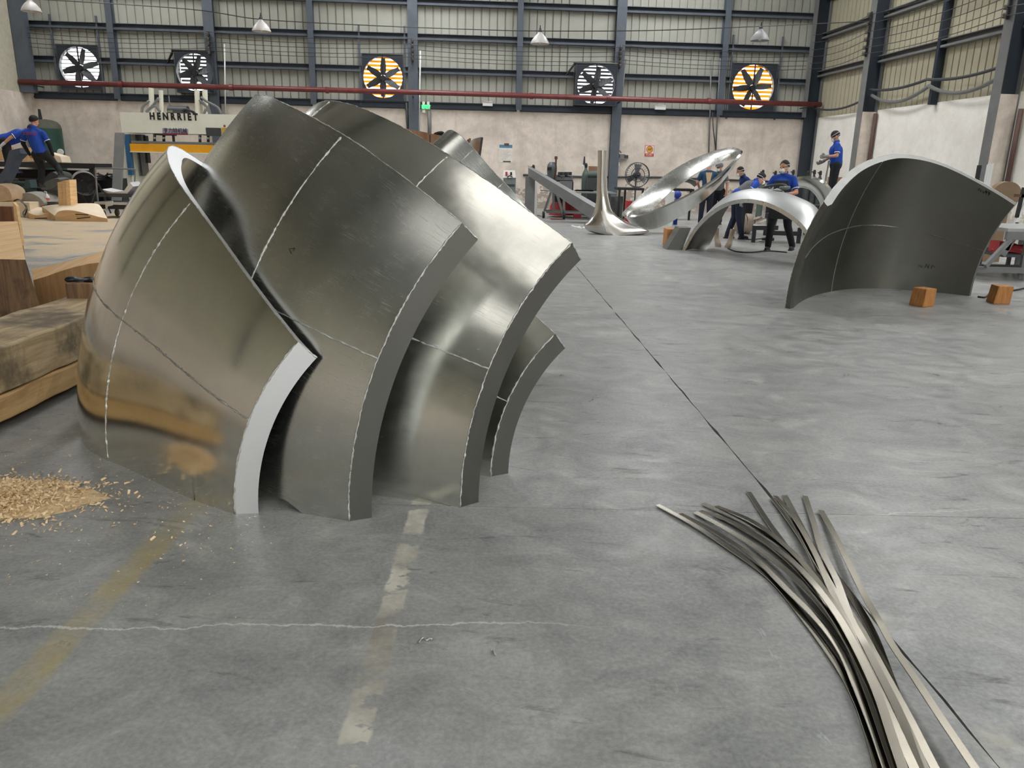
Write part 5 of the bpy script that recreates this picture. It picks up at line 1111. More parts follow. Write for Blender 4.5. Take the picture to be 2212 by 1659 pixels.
for pts in (((1626, 492), (1680, 492)), ((1660, 460), (1664, 500)), ((1660, 503), (1730, 505))): (x0, y0), (x1, y1) = pts; m = MB(); m.bar(V(x0, y0, 17.0), V(x1, y1, 17.0), .09); m.build('frame_bar', M_BLACK, t_)
for x in (1630, 1662, 1728): m = MB(); p = V(x, 492, 17.0); m.box((p.x, p.y, p.z/2), (.07, .07, p.z)); m.build('leg', M_BLACK, t_)
t_ = thing('worn_boot', 'pair of pale worn work boots standing under the arch', 'boots', tuple(gp(1556, 534)))
for k, (x, y) in enumerate(((1550, 532), (1570, 534))):
    g = gp(x, y); m = MB(); rows = []
    for j, (z, a, b, o) in enumerate(((0, .055, .14, -.05), (.05, .055, .14, -.05), (.1, .05, .11, -.03), (.15, .045, .07, .02), (.25, .05, .065, .03), (.36, .055, .07, .03))): rows.append([g+Vector((math.cos(q*2*PI/14)*a+(.02*j if k else -.01*j), math.sin(q*2*PI/14)*b+o, z)) for q in range(14)])
    m.grid(rows, True); m.add(rows[0], [tuple(range(14))]); m.build('boot', paint('boot_beige', (156, 140, 122), .8), t_, True)
m = MB(); m.tube(vs(spline([gp(x, y, .012) for x, y in ((1572, 536), (1590, 543), (1620, 545), (1660, 542), (1700, 545))], 30)), .012, 6); tag(m.build('power_cable', M_BLACK, None, True), 'black cable lying on the floor under the arch', 'cable')
m = MB(); m.tube(vs(spline([gp(x, y, .012) for x, y in ((1596, 512), (1612, 517), (1640, 516), (1662, 512))], 20)), .012, 6); tag(m.build('power_cable', M_BLACK, None, True), 'black cable on the floor beside the sack', 'cable')
t_ = thing('angle_grinder', 'small angle grinder lying on the floor under the arch', 'tool', tuple(gp(1660, 520)))
g = gp(1660, 522); m = MB(); m.tube([g+Vector((-.15, 0, .05)), g+Vector((.12, .05, .05))], [.03, .04], 8); m.build('body', M_DGREY, t_); m = MB(); m.lathe([(.001, 0), (.08, 0), (.08, .01), (.001, .01)], g+Vector((-.17, 0, .02)), 16, None, False); m.build('disc', M_WHITE, t_)
m = MB(); g = gp(1668, 500); c = Vector((g.x, g.y+.2, 0)); m.lathe([(.001, 0), (.14, 0), (.14, .55), (.1, .62), (.001, .64)], c, 16, None, False); tag(m.build('drum_can', paint('can_brown', (128, 104, 84), .6), None, R(40)), 'brownish can standing under the arch beside the worker', 'can')
# wooden blocks by the big dull shell
for (x0, x1, yt, yb, sl), lab, rz in (((1976, 2020, 624, 665, .02), 'orange wooden cube in front of the big dull shell', .45), ((2143, 2186, 618, 659, 0), 'orange wooden block right of the big dull shell', -.08)):
    g = gp((x0+x1)/2, yb-2); s_ = .185; t = Matrix.Translation((g.x, g.y+.09, 0)) @ Matrix.Rotation(rz, 4, 'Z'); h = zpx((x0+x1)/2, yt, g.y+.02)
    m = MB(t); P = [Vector((-s_/2, -s_/2, 0)), Vector((s_/2, -s_/2, 0)), Vector((s_/2, s_/2, 0)), Vector((-s_/2, s_/2, 0))]; m.add([p*1.04 for p in P]+[p*.98+Vector((.02, 0, h)) for p in P], [(3, 2, 1, 0), (4, 5, 6, 7), (0, 1, 5, 4), (1, 2, 6, 5), (2, 3, 7, 6), (3, 0, 4, 7)])
    bev(tag(m.build('wooden_block', W_BLOCK), lab, 'block', 'orange wooden blocks on the floor'), .008)
# steel table at the right edge
Yv = 11.6; t_ = thing('steel_table', 'pale steel table at the right edge with red cable on its shelf', 'table', tuple(Vector((V(2200, 600, Yv).x, Yv, 0))))
xa, xb = V(2172, 500, Yv).x, V(2330, 500, Yv).x; zt = zpx(2190, 497, Yv)
m = MB(); m.box(((xa+xb)/2, Yv+.6, zt), (xb-xa, 1.3, .05)); m.build('table_top', paint('pale_steel', (172, 174, 172), .4, .5), t_)
m = MB(); m.box(((xa+xb)/2, Yv-.03, zt-.08), (xb-xa, .06, .12)); m.build('apron_rail', M_STEELG, t_)
zs = zpx(2190, 553, Yv); m = MB(); m.box(((xa+xb)/2, Yv+.6, zs), (xb-xa-.05, 1.2, .04)); m.build('shelf', M_DGREY, t_)
for p, q in (((2188, 505), (2172, 540)), ((2196, 505), (2165, 552)), ((2195, 505), (2128, 575))):
    a = V(*p, Yv); b = V(*q, Yv-.2*(q[0] < 2150)); m = MB(); m.bar(a, b, .05, .07); m.build('brace', M_STEELG, t_)
for x, y in ((xa+.35, Yv), (xa+.35, Yv+1.1), (xb-.1, Yv), (xb-.1, Yv+1.1)): m = MB(); m.box((x, y, zt/2), (.06, .06, zt-.03)); m.build('leg', M_STEELG, t_)
for y, z in ((Yv-.1, .16), (Yv+.6, .12)): m = MB(); m.bar(Vector((xa-.45, y, z)), Vector((xb, y, z)), .08); m.build('stretcher', M_STEELG, t_)
t_ = thing('cable_coil', 'coil of red cable on the shelf of the right-hand steel table', 'cable', tuple(V(2205, 546, Yv+.3)))
c = V(2206, 549, Yv+.35); c.z = zs+.045
for k in range(7): m = MB(); m.tube([c+Vector((math.cos(q*2*PI/26)*(.45-.03*k), math.sin(q*2*PI/26)*(.22-.01*k), .012*k+.015*math.sin(q*2+k))) for q in range(26)], .018, 6, closed=True); m.build('turn', M_RED, t_, True)
m = MB(); pbox(m, 2160, 510, 2172, 535, Yv+.2, .25); o = m.build('red_case', M_RED); tag(o, 'dark red case between the big shell and the right-hand table', 'case'); o.location.z = zs+.02
m = MB(); m.tube(vs(spline([gp(x, y, .012) for x, y in ((2112, 641), (2128, 642), (2138, 634), (2146, 630), (2190, 627), (2215, 622))], 24)), .012, 6); tag(m.build('power_cable', M_BLACK, None, True), 'black cable running past the right-hand wooden block', 'cable')
# clutter behind the big shell by the right wall
t_ = thing('bar_bundle', 'bundle of thin bright bars leaning on the column at the right', 'bars', tuple(Vector((V(2140, 420, 13.2).x, 13.2, 0))))
for k in range(6):
    m = MB(); p = V(2125+3*k, 395, 13.0+.05*k); p.z = 0; m.tube([p, V(2134+2.2*k, 356-(k % 2)*3, 13.4+.05*k)], .016, 6); m.build('bar', ALU_S, t_)
m = MB(); p = V(2110, 392, 13.1); p.z = 0; m.bar(p, V(2116, 357, 13.1), .05); m.build('dark_bar', M_BLACK, t_)
m = MB(); c = V(2170, 420, 13.9); m.lathe([(.001, -.15), (.22, -.15), (.22, .15), (.001, .15)], c, 28, (-.3, -.9, 0), False); m.box((c.x+.1, c.y+.35, c.z/2), (.3, .3, c.z)); tag(m.build('wooden_reel', paint('reel_brown', (134, 112, 88), .8), None, R(40)), 'round brown wooden reel behind the top of the big shell', 'reel')
t_ = thing('steel_rack', 'thin steel rack bars leaning at the right edge', 'rack', tuple(Vector((V(2200, 480, 12.9).x, 12.9, 0))))
for (x0, y0, x1, y1), mt in (((2212, 405, 2196, 470), M_BLACK), ((2222, 420, 2185, 500), ALU_S), ((2192, 422, 2240, 425), MATS['rust'])):
    m = MB(); m.bar(V(x0, y0, 12.9), V(x1, y1, 12.9), .045); m.build('bar', mt, t_)
m = MB(); p = V(2195, 480, 12.9); m.bar(p, Vector((p.x, p.y, 0)), .05); m.build('upright', M_BLACK, t_)
# wooden box and bright parts behind the shells
Yw = 12.5
t_ = thing('plywood_box', 'brown plywood box standing behind the shells', 'box', tuple(Vector((V(920, 400, Yw).x, Yw, 0))))
m = MB(); P = [V(870, 276, Yw), V(959, 294, Yw), V(962, 345, Yw), V(868, 345, Yw)]; P[2].z = P[3].z = 0; m.prism(P, (0, .8, 0)); m.build('panel', wood('plywood', (182, 142, 110), (150, 108, 80), 2, .8, .7, 4), t_)
m = MB(); a, b = V(929, 291, Yw-.01), Vector((V(931, 340, Yw).x, Yw-.01, .02)); m.bar(a, b, .014); m.build('board_joint', M_DGREY, t_)
m = MB(); m.tube(vs(spline([V(938, 291, Yw+.3), V(948, 287, Yw+.3), V(956, 287, Yw+.3), V(957, 291, Yw+.3), V(949, 293, Yw+.3)], 16, True)), .025, 6, closed=True); tag(m.build('black_strap', M_BLACK), 'loop of black strap on the plywood box', 'strap')
Yw = 11.0; P = [V(1012, 330, Yw), V(1016, 312, Yw), V(1024, 302, Yw-.1), V(1034, 299, Yw-.3), V(1044, 297, Yw-.6)]; Q = [p+Vector((.0, .0, -1.0)) for p in P]
for q in Q: q.z = .02; q.x -= .25
t_ = thing('curved_sheet', 'bright curved aluminium sheet standing behind the farthest shell', 'sheet', tuple(Q[2])); ribbon(P, Q, .03, ('outer_face', 'inner_face'), (M_POL, M_POL, M_DGREY), t_, 30, False, 0, 1, 3)
m = MB(); P = [V(1004, 306, 12), V(1015, 298, 12), V(1016, 320, 12), V(1006, 330, 12)]; P[2].z = P[3].z = 0; m.prism(P, (0, .3, 0)); tag(m.build('plywood_offcut', W_BARK), 'small brown board beside the bright curved sheet', 'board')
# platform the standing worker is on
m = MB(); pbox(m, 1803, 383, 1840, 470, 19.4, .6, True); tag(m.build('wooden_crate', wood('crate_brown', (168, 128, 96), (132, 96, 70), 2, .8, .75, 5)), 'tall brown wooden crate right behind the strip-holding worker', 'crate')

# ------------------------------------------------------------------ flat aluminium strips on the floor, front right
STR = [[(105, 170), (300, 280), (500, 410), (750, 590), (950, 830), (1130, 1080), (1240, 1280), (1310, 1470), (1370, 1680)],
       [(235, 220), (400, 310), (640, 470), (850, 680), (1020, 860), (1150, 1040), (1240, 1250), (1330, 1480), (1400, 1680)],
       [(320, 212), (480, 310), (700, 460), (900, 640), (1060, 830), (1190, 1020), (1300, 1300), (1430, 1680)],
       [(350, 208), (550, 300), (720, 420), (880, 560), (1040, 760), (1180, 980), (1330, 1300), (1455, 1680)],
       [(430, 220), (560, 290), (760, 420), (930, 580), (1100, 800), (1240, 1050), (1400, 1400), (1490, 1680)],
       [(365, 162), (600, 280), (800, 410), (930, 540), (1050, 660), (1160, 860), (1290, 1130), (1440, 1430), (1540, 1680)],
       [(440, 182), (650, 290), (850, 460), (980, 620), (1110, 830), (1260, 1120), (1400, 1420), (1510, 1680)],
       [(625, 95), (740, 275), (850, 430), (960, 610), (1080, 760), (1200, 980), (1330, 1260), (1510, 1680)],
       [(760, 130), (850, 260), (960, 440), (1050, 650), (1150, 860), (1250, 1080), (1400, 1400), (1520, 1680)],
       [(775, 122), (880, 260), (990, 470), (1080, 700), (1190, 950), (1310, 1230), (1450, 1520), (1520, 1680)],
       [(830, 115), (900, 250), (1000, 450), (1090, 620), (1180, 850), (1300, 1100), (1450, 1400), (1590, 1680)],
       [(945, 118), (1000, 300), (1040, 450), (1120, 620), (1200, 850), (1330, 1100), (1500, 1450), (1600, 1680)],
       [(1035, 205), (1100, 340), (1180, 520), (1270, 720), (1340, 860), (1430, 1030), (1560, 1230), (1700, 1450), (1850, 1680)],
       [(1060, 480), (1150, 620), (1240, 740), (1330, 900), (1400, 1080), (1500, 1350), (1630, 1680)],
       [(1090, 600), (1170, 750), (1260, 900), (1350, 1080), (1520, 1400), (1660, 1680)],
       [(880, 250), (985, 470), (1120, 720), (1230, 930), (1340, 1150), (1470, 1420), (1560, 1680)]]
SLAB = ['outermost aluminium strip on the left of the fan, bright tip lying farthest out', 'second aluminium strip from the left of the fan, curved', 'third strip from the left, its tip lying over the fourth', 'fourth strip from the left of the bundle, bluish end',
        'fifth strip from the left, lowest of the bluish tips', 'strip with a raised tip, upper left of the bundle', 'short-tipped strip beside the raised one, left of the middle', 'dark-tipped strip pointing straight away, alone at the top',
        'left one of the close pair at the top of the bundle', 'right one of the close pair at the top of the bundle', 'strip with a square tip right of the close pair', 'strip with a broad grey tip, second from the right', 'rightmost strip of the bundle, broad and long',
        'strip crossing under the broad ones, its tip hidden in the middle', 'strip lying right of the middle under the rightmost one', 'strip buried in the middle of the bundle, thin bright edge']
M_STRIP = alu('strip_aluminium', (122, 117, 106), .24, .02, .0, False)
M_EDGE = alu('sheared_edge', (244, 242, 234), .3, .02, .0, False)
for k, P in enumerate(STR):
    Q = [gp(1380+x/2.637, 1030+y/2.637) for x, y in P]; d = (Q[-1]-Q[-2]).normalized(); Q.append(Q[-1]+d*.5); Q.append(Q[-1]+d*.5)
    L = vs(spline(Q, 60)); w = .0115 if k in (7, 8, 9) else .0128; r1, r2, b1, b2 = [], [], [], []
    for i, p in enumerate(L):
        f = i/59; z = .004+.0034*((k*5) % 16)*min(1, f*2.2+.08)+.006*math.exp(-((f-.12-.02*(k % 5))/.15)**2)*(k % 3 == 0)
        t = (L[min(i+1, 59)]-L[max(i-1, 0)]).normalized(); n = Vector((t.y, -t.x, 0)); tilt = (.11*math.sin(k*2.3)+.02*math.sin(f*3+k))
        z += abs(math.sin(tilt))*w; o = n*math.cos(tilt)+Vector((0, 0, math.sin(tilt)))
        q = Vector((p.x, p.y, z)); u = o.cross(t)*.0036
        r1.append(q-o*w); r2.append(q+o*w); b1.append(q-o*w+u); b2.append(q+o*w+u)
    m = MB(); m.grid([r1, r2]); m.grid([b2, b1]); m.cur = 1; m.grid([r2, b2]); m.grid([b1, r1]); m.add([r1[0], r2[0], b2[0], b1[0]], [(0, 1, 2, 3)])
    tag(m.build('metal_strip', [M_STRIP, M_EDGE], None, R(30)), SLAB[k], 'metal strip', 'flat aluminium strips fanned out on the floor')
# curls of swarf and the scrawl on the second shell
for (pts, lab) in ((((905, 1388), (910, 1380), (917, 1377), (922, 1383), (928, 1379), (934, 1381)), 'small bright swarf curl on the floor under the row of shells'), (((1061, 1404), (1066, 1406), (1068, 1412), (1072, 1416)), 'second tiny swarf curl on the floor right of the first'),
                   (((1290, 858), (1294, 857)), 'tiny metal crumb on the floor beyond the low shell')):
    m = MB(); Q = [gp(x, y, .006) for x, y in pts]; m.tube(vs(spline(Q, 16)), .003, 5); tag(m.build('swarf_curl', ALU_W, None, True), lab, 'swarf')
m = MB()
def onB(x, y):
    d = ray(x, y); best = None
    pr_ = smooth_prof(PB, 160)
    for th in np.linspace(0, .772, 120):
        for i in range(0, 100, 2):
            p = EB.pt(pr_[i][0], pr_[i][1], th); v = np.array(p)-C0; t = v@d/(d@d); e = np.linalg.norm(v-d*t)
            if best is None or e < best[0]: best = (e, p-Vector(d).normalized()*.004)
    return best[1]
m.tube([onB(x, y) for x, y in ((628, 544), (629, 537), (633, 536), (635, 541), (637, 535))], .0012, 4); m.build('marker_scrawl', M_BLACK, SHB)
def onR(x, y):
    d = ray(x, y); best = None
    for th in np.linspace(0, .603, 60):
        for i in range(90):
            p = ER.pt(prn[i][0]-.01, prn[i][1], th); v = np.array(p)-C0; t = v@d/(d@d); e = np.linalg.norm(v-d*t)
            if best is None or e < best[0]: best = (e, p-Vector(d).normalized()*.01)
    return best[1]
for x0, y0, n, s_, dy in ((1987, 574, 7, 4.6, .05), (2113, 408, 6, 4.2, .5)):
    m = MB()
    for k in range(n):
        x = x0+s_*k; y = y0+dy*s_*k; m.tube([onR(x, y+4), onR(x+1.5, y-3), onR(x+3, y+3)], .004, 4)
    m.build('marker_writing', M_BLACK, rs_)

# ------------------------------------------------------------------ the workers
M_SKIN = paint('skin', (196, 142, 112), .55, 0, .06, 8); M_HAIR = paint('black_hair', (22, 19, 19), .75, 0, .2, 40, .3)
M_POLO = paint('blue_polo', (22, 66, 158), .85, 0, .1, 14, .2); M_POLO2 = paint('teal_overall', (28, 66, 96), .85, 0, .12, 14, .2); M_TROU = paint('black_trousers', (24, 25, 30), .9, 0, .15, 14, .2)
M_GREYT = paint('grey_vest', (104, 104, 106), .9, 0, .12, 30, .2); M_GLOVE = paint('grey_glove', (132, 132, 130), .9, 0, .12, 40, .3); M_MASK = paint('mask_white', (232, 232, 230), .7, 0, .03, 8); M_SHOE = paint('dark_shoe', (38, 35, 34), .7, 0, .15, 10)
M_WGLOVE = paint('white_glove', (200, 200, 194), .9, 0, .1, 40, .3)
def remesh(m, name, mat, parent, vox=.014, it=4):
    """union of overlapping limbs grown into one continuous skin"""
    me = bpy.data.meshes.new('t'); me.from_pydata([tuple(v) for v in m.v], [], m.f); o = bpy.data.objects.new('t', me); COL.objects.link(o)
    r_ = o.modifiers.new('r', 'REMESH'); r_.mode = 'VOXEL'; r_.voxel_size = vox
    s_ = o.modifiers.new('s', 'SMOOTH'); s_.factor = .5; s_.iterations = it
    bpy.context.view_layer.update(); ev = o.evaluated_get(bpy.context.evaluated_depsgraph_get())
    q = bpy.data.meshes.new_from_object(ev); bpy.data.objects.remove(o); bpy.data.meshes.remove(me); q.name = name; q.materials.clear(); q.materials.append(mat); q.shade_smooth()
    b = bpy.data.objects.new(name, q); b.parent = parent; COL.objects.link(b); return b
def vv(*a): return Vector(a)
def hand(m, w, d, side, curl=.5, pad=0.):
    """palm, four bent fingers of different lengths and a thumb from the side of the palm"""
    d = Vector(d).normalized(); s_ = d.cross(Vector((0, 1, 0)));
    if s_.length < .3: s_ = d.cross(Vector((1, 0, 0)))
    s_.normalize(); n = s_.cross(d).normalized()*1
    rot = Matrix((s_, n, d)).transposed(); m.ball(w+d*.045, (.043+pad, .018+pad, .05+pad), 10, 8, rot)
    for k, L in enumerate((.068, .078, .074, .058)):
        b = w+d*.085+s_*((k-1.5)*.021); k1 = b+(d*math.cos(curl)-n*math.sin(curl)*-1)*L*.5; k2 = k1+(d*math.cos(curl*2.1)+n*math.sin(curl*2.1))*L*.5
        m.cone(b-d*.02, k1, .0105+pad, .0095+pad, 7); m.cone(k1, k2, .0095+pad, .0085+pad, 7)
    t = w+d*.03+s_*(-.04*side); t2 = t+(d*.6-s_*side*.7+n*.3).normalized()*.04; m.cone(w+d*.02-s_*.02*side, t, .014+pad, .012+pad, 7); m.cone(t, t2, .012+pad, .011+pad, 7); m.cone(t2, t2+(d*.9+n*.4).normalized()*.028, .011+pad, .009+pad, 7)
def person(lab, loc, rz, J={}, bend=0., headdir=(0, 1, -.1), shirt=M_POLO, trouser=M_TROU, sleeves=None, gloves=None, mask=None, k=1.0, short=True, hairlen=.0, vest=None, collar=True, cap=None, curl=.8, legs=True):
    t_ = thing('person', lab, 'person', loc, rz)
    j = dict(pel=vv(0, 0, .93), wai=vv(0, 0, 1.06), che=vv(0, .01, 1.26), nec=vv(0, .0, 1.45), hea=vv(0, .03, 1.585), ls=vv(-.18, 0, 1.375), rs=vv(.18, 0, 1.375), le=vv(-.235, .0, 1.12), re=vv(.235, .0, 1.12), lw=vv(-.245, .06, .88), rw=vv(.245, .06, .88),
             lh=vv(-.09, 0, .92), rh=vv(.09, 0, .92), lk=vv(-.10, .02, .49), rk=vv(.10, .02, .49), la=vv(-.105, -.02, .09), ra=vv(.105, -.02, .09))
    q = Matrix.Rotation(-bend, 3, 'X')
    for a in ('wai', 'che', 'nec', 'hea', 'ls', 'rs', 'le', 're', 'lw', 'rw'): j[a] = j['pel']+q @ (j[a]-j['pel'])
    for a, v in J.items(): j[a] = Vector(v)
    for a in j: j[a] = j[a]*k
    hd = Vector(headdir).normalized(); hx = hd.cross(vv(0, 0, 1)).normalized(); hz = hx.cross(hd).normalized(); H = Matrix((hx, hd, hz)).transposed(); hc = j['hea']
    def hp(x, y, z): return hc+H @ vv(x, y, z)
    m = MB()
    # head with jaw, nose, brow and ears
    m.ball(hp(0, -.01, .035), (.076*k, .096*k, .092*k), 16, 12, H); m.ball(hp(0, .022, -.045), (.056*k, .068*k, .072*k), 14, 10, H); m.cone(hp(0, .088, .015), hp(0, .108, -.018), .009, .015, 8); m.ball(hp(0, .075, -.062), (.026, .02, .010), 8, 6, H); m.ball(hp(0, .07, .035), (.05, .022, .012), 10, 6, H)
    for s_ in (-1, 1): m.ball(hp(s_*.077, -.008, -.005), (.012, .022, .033), 8, 6, H)
    m.cone(j['nec']-(hc-j['nec'])*.25, hc+(j['nec']-hc)*.35, .056*k, .052*k, 12)
    # trunk and limbs
    m.cone(j['pel'], j['wai'], .13*k, .122*k, 12); m.cone(j['wai'], j['che'], .122*k, .135*k, 12)
    for s_ in 'lr':
        m.cone(j['che'], j[s_+'s']*.75+j['che']*.25, .11*k, .07*k, 10); m.cone(j[s_+'s'], j[s_+'e'], .050*k, .041*k); m.cone(j[s_+'e'], j[s_+'w'], .041*k, .028*k)
        d = (j[s_+'w']-j[s_+'e']).normalized(); hand(m, j[s_+'w'], d, -1 if s_ == 'l' else 1, curl)
        m.cone(j['pel'], j[s_+'h'], .12*k, .09*k); m.cone(j[s_+'h'], j[s_+'k'], .082*k, .056*k); m.cone(j[s_+'k'], j[s_+'a'], .054*k, .036*k)
    bd = remesh(m, 'body', M_SKIN, t_, .0125, 3)
    # face
    for s_ in (-1, 1):
        m = MB(); m.ball(hp(s_*.031, .083, .008), (.013, .008, .008), 8, 6, H); m.build('eye', M_BLACK, bd, True, local=True)
    # hair: cap of hair reaching the nape
    m = MB(); S1 = []
    for a in range(11):
        row = []
        for b in range(24):
            ph = 2*PI*b/24; f = .5+.5*math.sin(ph); tm = 2.3-(1.38-hairlen)*f**1.6; th = a/10*tm
            x, y, z = math.sin(th)*math.cos(ph), math.sin(th)*math.sin(ph), math.cos(th); e = 1+.02*math.sin(ph*9+a*2)
            row.append(hp(x*.084*k*e, (y*.106-.012)*k*e, (.033+z*.104)*k*e))
        S1.append(row)
    m.grid(S1, True); m.build('hair', M_HAIR, t_, True, local=True)
    if cap:
        m = MB(); m.lathe([(.115, .03), (.1, .09), (.06, .13), (.001, .14)], hc, 18, hz, False); m.ball(hp(0, .12, .05), (.06, .06, .008), 10, 6, H); m.build('cap', cap, t_, True, local=True)
    # clothes
    m = MB(); e_ = .016
    m.cone(j['pel']+vv(0, 0, .04), j['wai'], (.132+e_)*k, (.13+e_)*k, 14); m.cone(j['wai'], j['che'], (.13+e_)*k, (.142+e_)*k, 14); m.cone(j['che'], j['nec']*.8+j['che']*.2, .13*k, .075*k, 12)
    for s_ in 'lr':
        m.cone(j['che'], j[s_+'s']*.8+j['che']*.2, (.118+e_)*k, (.075)*k, 12); f = .62 if short else .98; m.cone(j[s_+'s'], j[s_+'s'].lerp(j[s_+'e'], f), .062*k, .064*k, 10); m.cone(j['nec']*.85+j['che']*.15, j[s_+'s'], .065*k, .058*k, 10)
        if not short: m.cone(j[s_+'e'], j[s_+'e'].lerp(j[s_+'w'], .9), .058*k, .045*k, 10)
    sh_ = remesh(m, 'shirt', shirt, t_, .016, 3)
    if collar:
        m = MB(); m.lathe([(.074*k, -.02), (.068*k, .035), (.062*k, .035), (.066*k, -.02)], j['nec']*.92+hc*.08, 18, hc-j['nec'], False); m.build('collar', shirt, sh_, True, local=True)
        for s_ in 'lr':
            if short: m = MB(); a = j[s_+'s'].lerp(j[s_+'e'], .70); m.lathe([(.066*k, -.008), (.068*k, .008)], a, 14, j[s_+'e']-j[s_+'s'], False); m.build('cuff_trim', M_MASK, sh_, True, local=True)
    if sleeves:
        for s_ in 'lr': m = MB(); m.cone(j[s_+'s'].lerp(j[s_+'e'], .55), j[s_+'e'], .054*k, .05*k); m.cone(j[s_+'e'], j[s_+'w'], .05*k, .037*k); remesh(m, 'sleeve', sleeves, t_, .014, 2)
    if legs:
        m = MB(); m.cone(j['pel']+vv(0, 0, .03), j['pel'], .143*k, .145*k, 14)
        for s_ in 'lr': m.cone(j['pel'], j[s_+'h'], .135*k, .108*k, 12); m.cone(j[s_+'h'], j[s_+'k'], .102*k, .078*k, 12); m.cone(j[s_+'k'], j[s_+'a'], .077*k, .062*k, 12)
        remesh(m, 'trousers', trouser, t_, .016, 3)
        for s_ in 'lr':
            a = j[s_+'a']; m = MB(); m.ball(a+vv(0, .05, -.045*k), (.047*k, .13*k, .042*k), 12, 8); m.ball(a+vv(0, -.01, -.02*k), (.045*k, .06*k, .06*k), 12, 8); m.box(a+vv(0, .045, -.078*k), (.085*k, .25*k, .024)); remesh(m, 'shoe', M_SHOE, t_, .012, 2)
    if gloves:
        for s_ in 'lr':
            m = MB(); d = (j[s_+'w']-j[s_+'e']).normalized(); hand(m, j[s_+'w'], d, -1 if s_ == 'l' else 1, curl, .006); m.cone(j[s_+'w']-d*.06, j[s_+'w']+d*.02, .042, .038, 10); remesh(m, 'glove', gloves, t_, .010, 2)
    if mask:
        m = MB(); rows = []
        for a in range(7):
            r_ = a/6; rows.append([hp(math.cos(b*2*PI/18)*.062*r_*(1 if mask != 'cup' else .9), .125-.055*r_**2, -.048+math.sin(b*2*PI/18)*.056*r_) for b in range(18)])
        m.grid(rows, True); mk = m.build('mask', M_MASK, t_, True, local=True)
        for z in (-.01, .05):
            m = MB(); P = [hp(math.sin(a)*.088, math.cos(a)*.105-.01, -.04+(z+.04)*min(1, abs(a)/1.6)) for a in np.linspace(.6, 2*PI-.6, 22)]; m.tube(P, .0045, 5); m.build('strap', M_MASK, mk, True, local=True)
    if vest:
        m = MB(); e_ = .03
        m.cone(j['pel']+vv(0, 0, -.02), j['wai'], (.135+e_)*k, (.13+e_)*k, 14); m.cone(j['wai'], j['che'], (.13+e_)*k, (.135+e_)*k, 14); remesh(m, 'vest', vest, t_, .016, 3)
    return t_, j
def ground(x, y): g = gp(x, y); return g
# 1 standing at the left, back turned
Y = 19.3; b = V(83, 403, Y); base = Vector((b.x, Y+.1, b.z-.02)); fr_ = V(131, 384, Y+.1)-base
t1, j1 = person('person in blue polo and black trousers, back turned, standing beside the green tank', tuple(base), R(6),
    dict(pel=(.10, 0, .74), wai=(.06, 0, .88), che=(-.0, .02, 1.10), nec=(-.02, .06, 1.30), hea=(-.0, .12, 1.44), ls=(-.19, .02, 1.19), rs=(.19, .02, 1.19), le=(-.27, .04, .95), re=(.30, .02, .96), lw=(-.22, .16, .72), rw=(.30, .12, .72), lh=(.0, 0, .72), rh=(.2, 0, .72), lk=(.02, .12, .42), rk=(.36, .12, .46), la=(.0, .02, .09), ra=(fr_.x-.06, .0, fr_.z+.12)),
    headdir=(.55, .8, -.25), sleeves=M_TROU, k=1.07)
m = MB(); rt = Matrix.Translation(Vector((-.0, -.158, 1.19)))
m = MB(); 
tx = text('back_print', '工業科技', .085, paint('print_red', (150, 48, 84), .8), t1, wm(t1) @ Matrix.Translation((0., -.178, 1.245)) @ Matrix.Rotation(R(90), 4, 'X') @ Matrix.Rotation(R(-4), 4, 'X'))
# 2 bending behind
Y = 21.2; g = V(16, 340, Y); base = Vector((g.x, Y, g.z-.62))
t2, j2 = person('person in blue polo bending over the bench, mostly hidden behind the first worker', tuple(base), R(-68), {}, R(62), (.1, .8, -.6), gloves=M_WGLOVE, k=1.1)
m = MB(); m.box((base.x, Y, base.z/2), (.7, .7, base.z)); tag(m.build('iron_block', M_BLACK), 'dark block the bending worker stands on', 'block')
# 3 back view in overall straps
g = gp(1521, 486); t3, j3 = person('person in teal overall seen from behind through the polished loop', (g.x, g.y, 0), R(-8), dict(la=(-.12, 0, .09), ra=(.13, .05, .09), le=(-.27, .06, 1.13), re=(.27, .06, 1.13), lw=(-.2, .26, 1.0), rw=(.2, .26, 1.0)), R(6), (.25, .95, -.2), shirt=M_POLO2, collar=False, k=1.02, trouser=paint('navy_trousers', (26, 32, 48), .9))
m = MB(); P = [(-.085, -.150, 1.43), (.085, -.150, 1.43), (.03, -.185, 1.12), (-.03, -.185, 1.12)]; m.prism([vv(*p) for p in P], (0, .06, 0)); m.build('back_panel', paint('tan_back', (206, 176, 140), .8), t3, local=True)
# 4 masked, hidden behind the loop
g = V(1602, 440, 20.4); t4, j4 = person('person in dark blue with a pale mask leaning behind the right end of the loop', (g.x+.2, 20.4, 0), R(95), {}, R(28), (-.2, .95, -.25), shirt=paint('dark_blue_polo', (24, 52, 108), .85), mask='cup', k=.98, gloves=M_GLOVE)
# 5 bending beside the arch
g = gp(1585, 516); t5, j5 = person('person bending forward in grey vest and blue sleeves with a round white mask', (g.x-.0, g.y, 0), R(-78), dict(la=(-.13, -.1, .09), ra=(.12, .12, .09)), R(50), (.3, .85, -.42), vest=M_GREYT, mask='cup', gloves=M_GLOVE, k=1.0, sleeves=M_GREYT, trouser=paint('navy_trousers2', (28, 36, 56), .9))
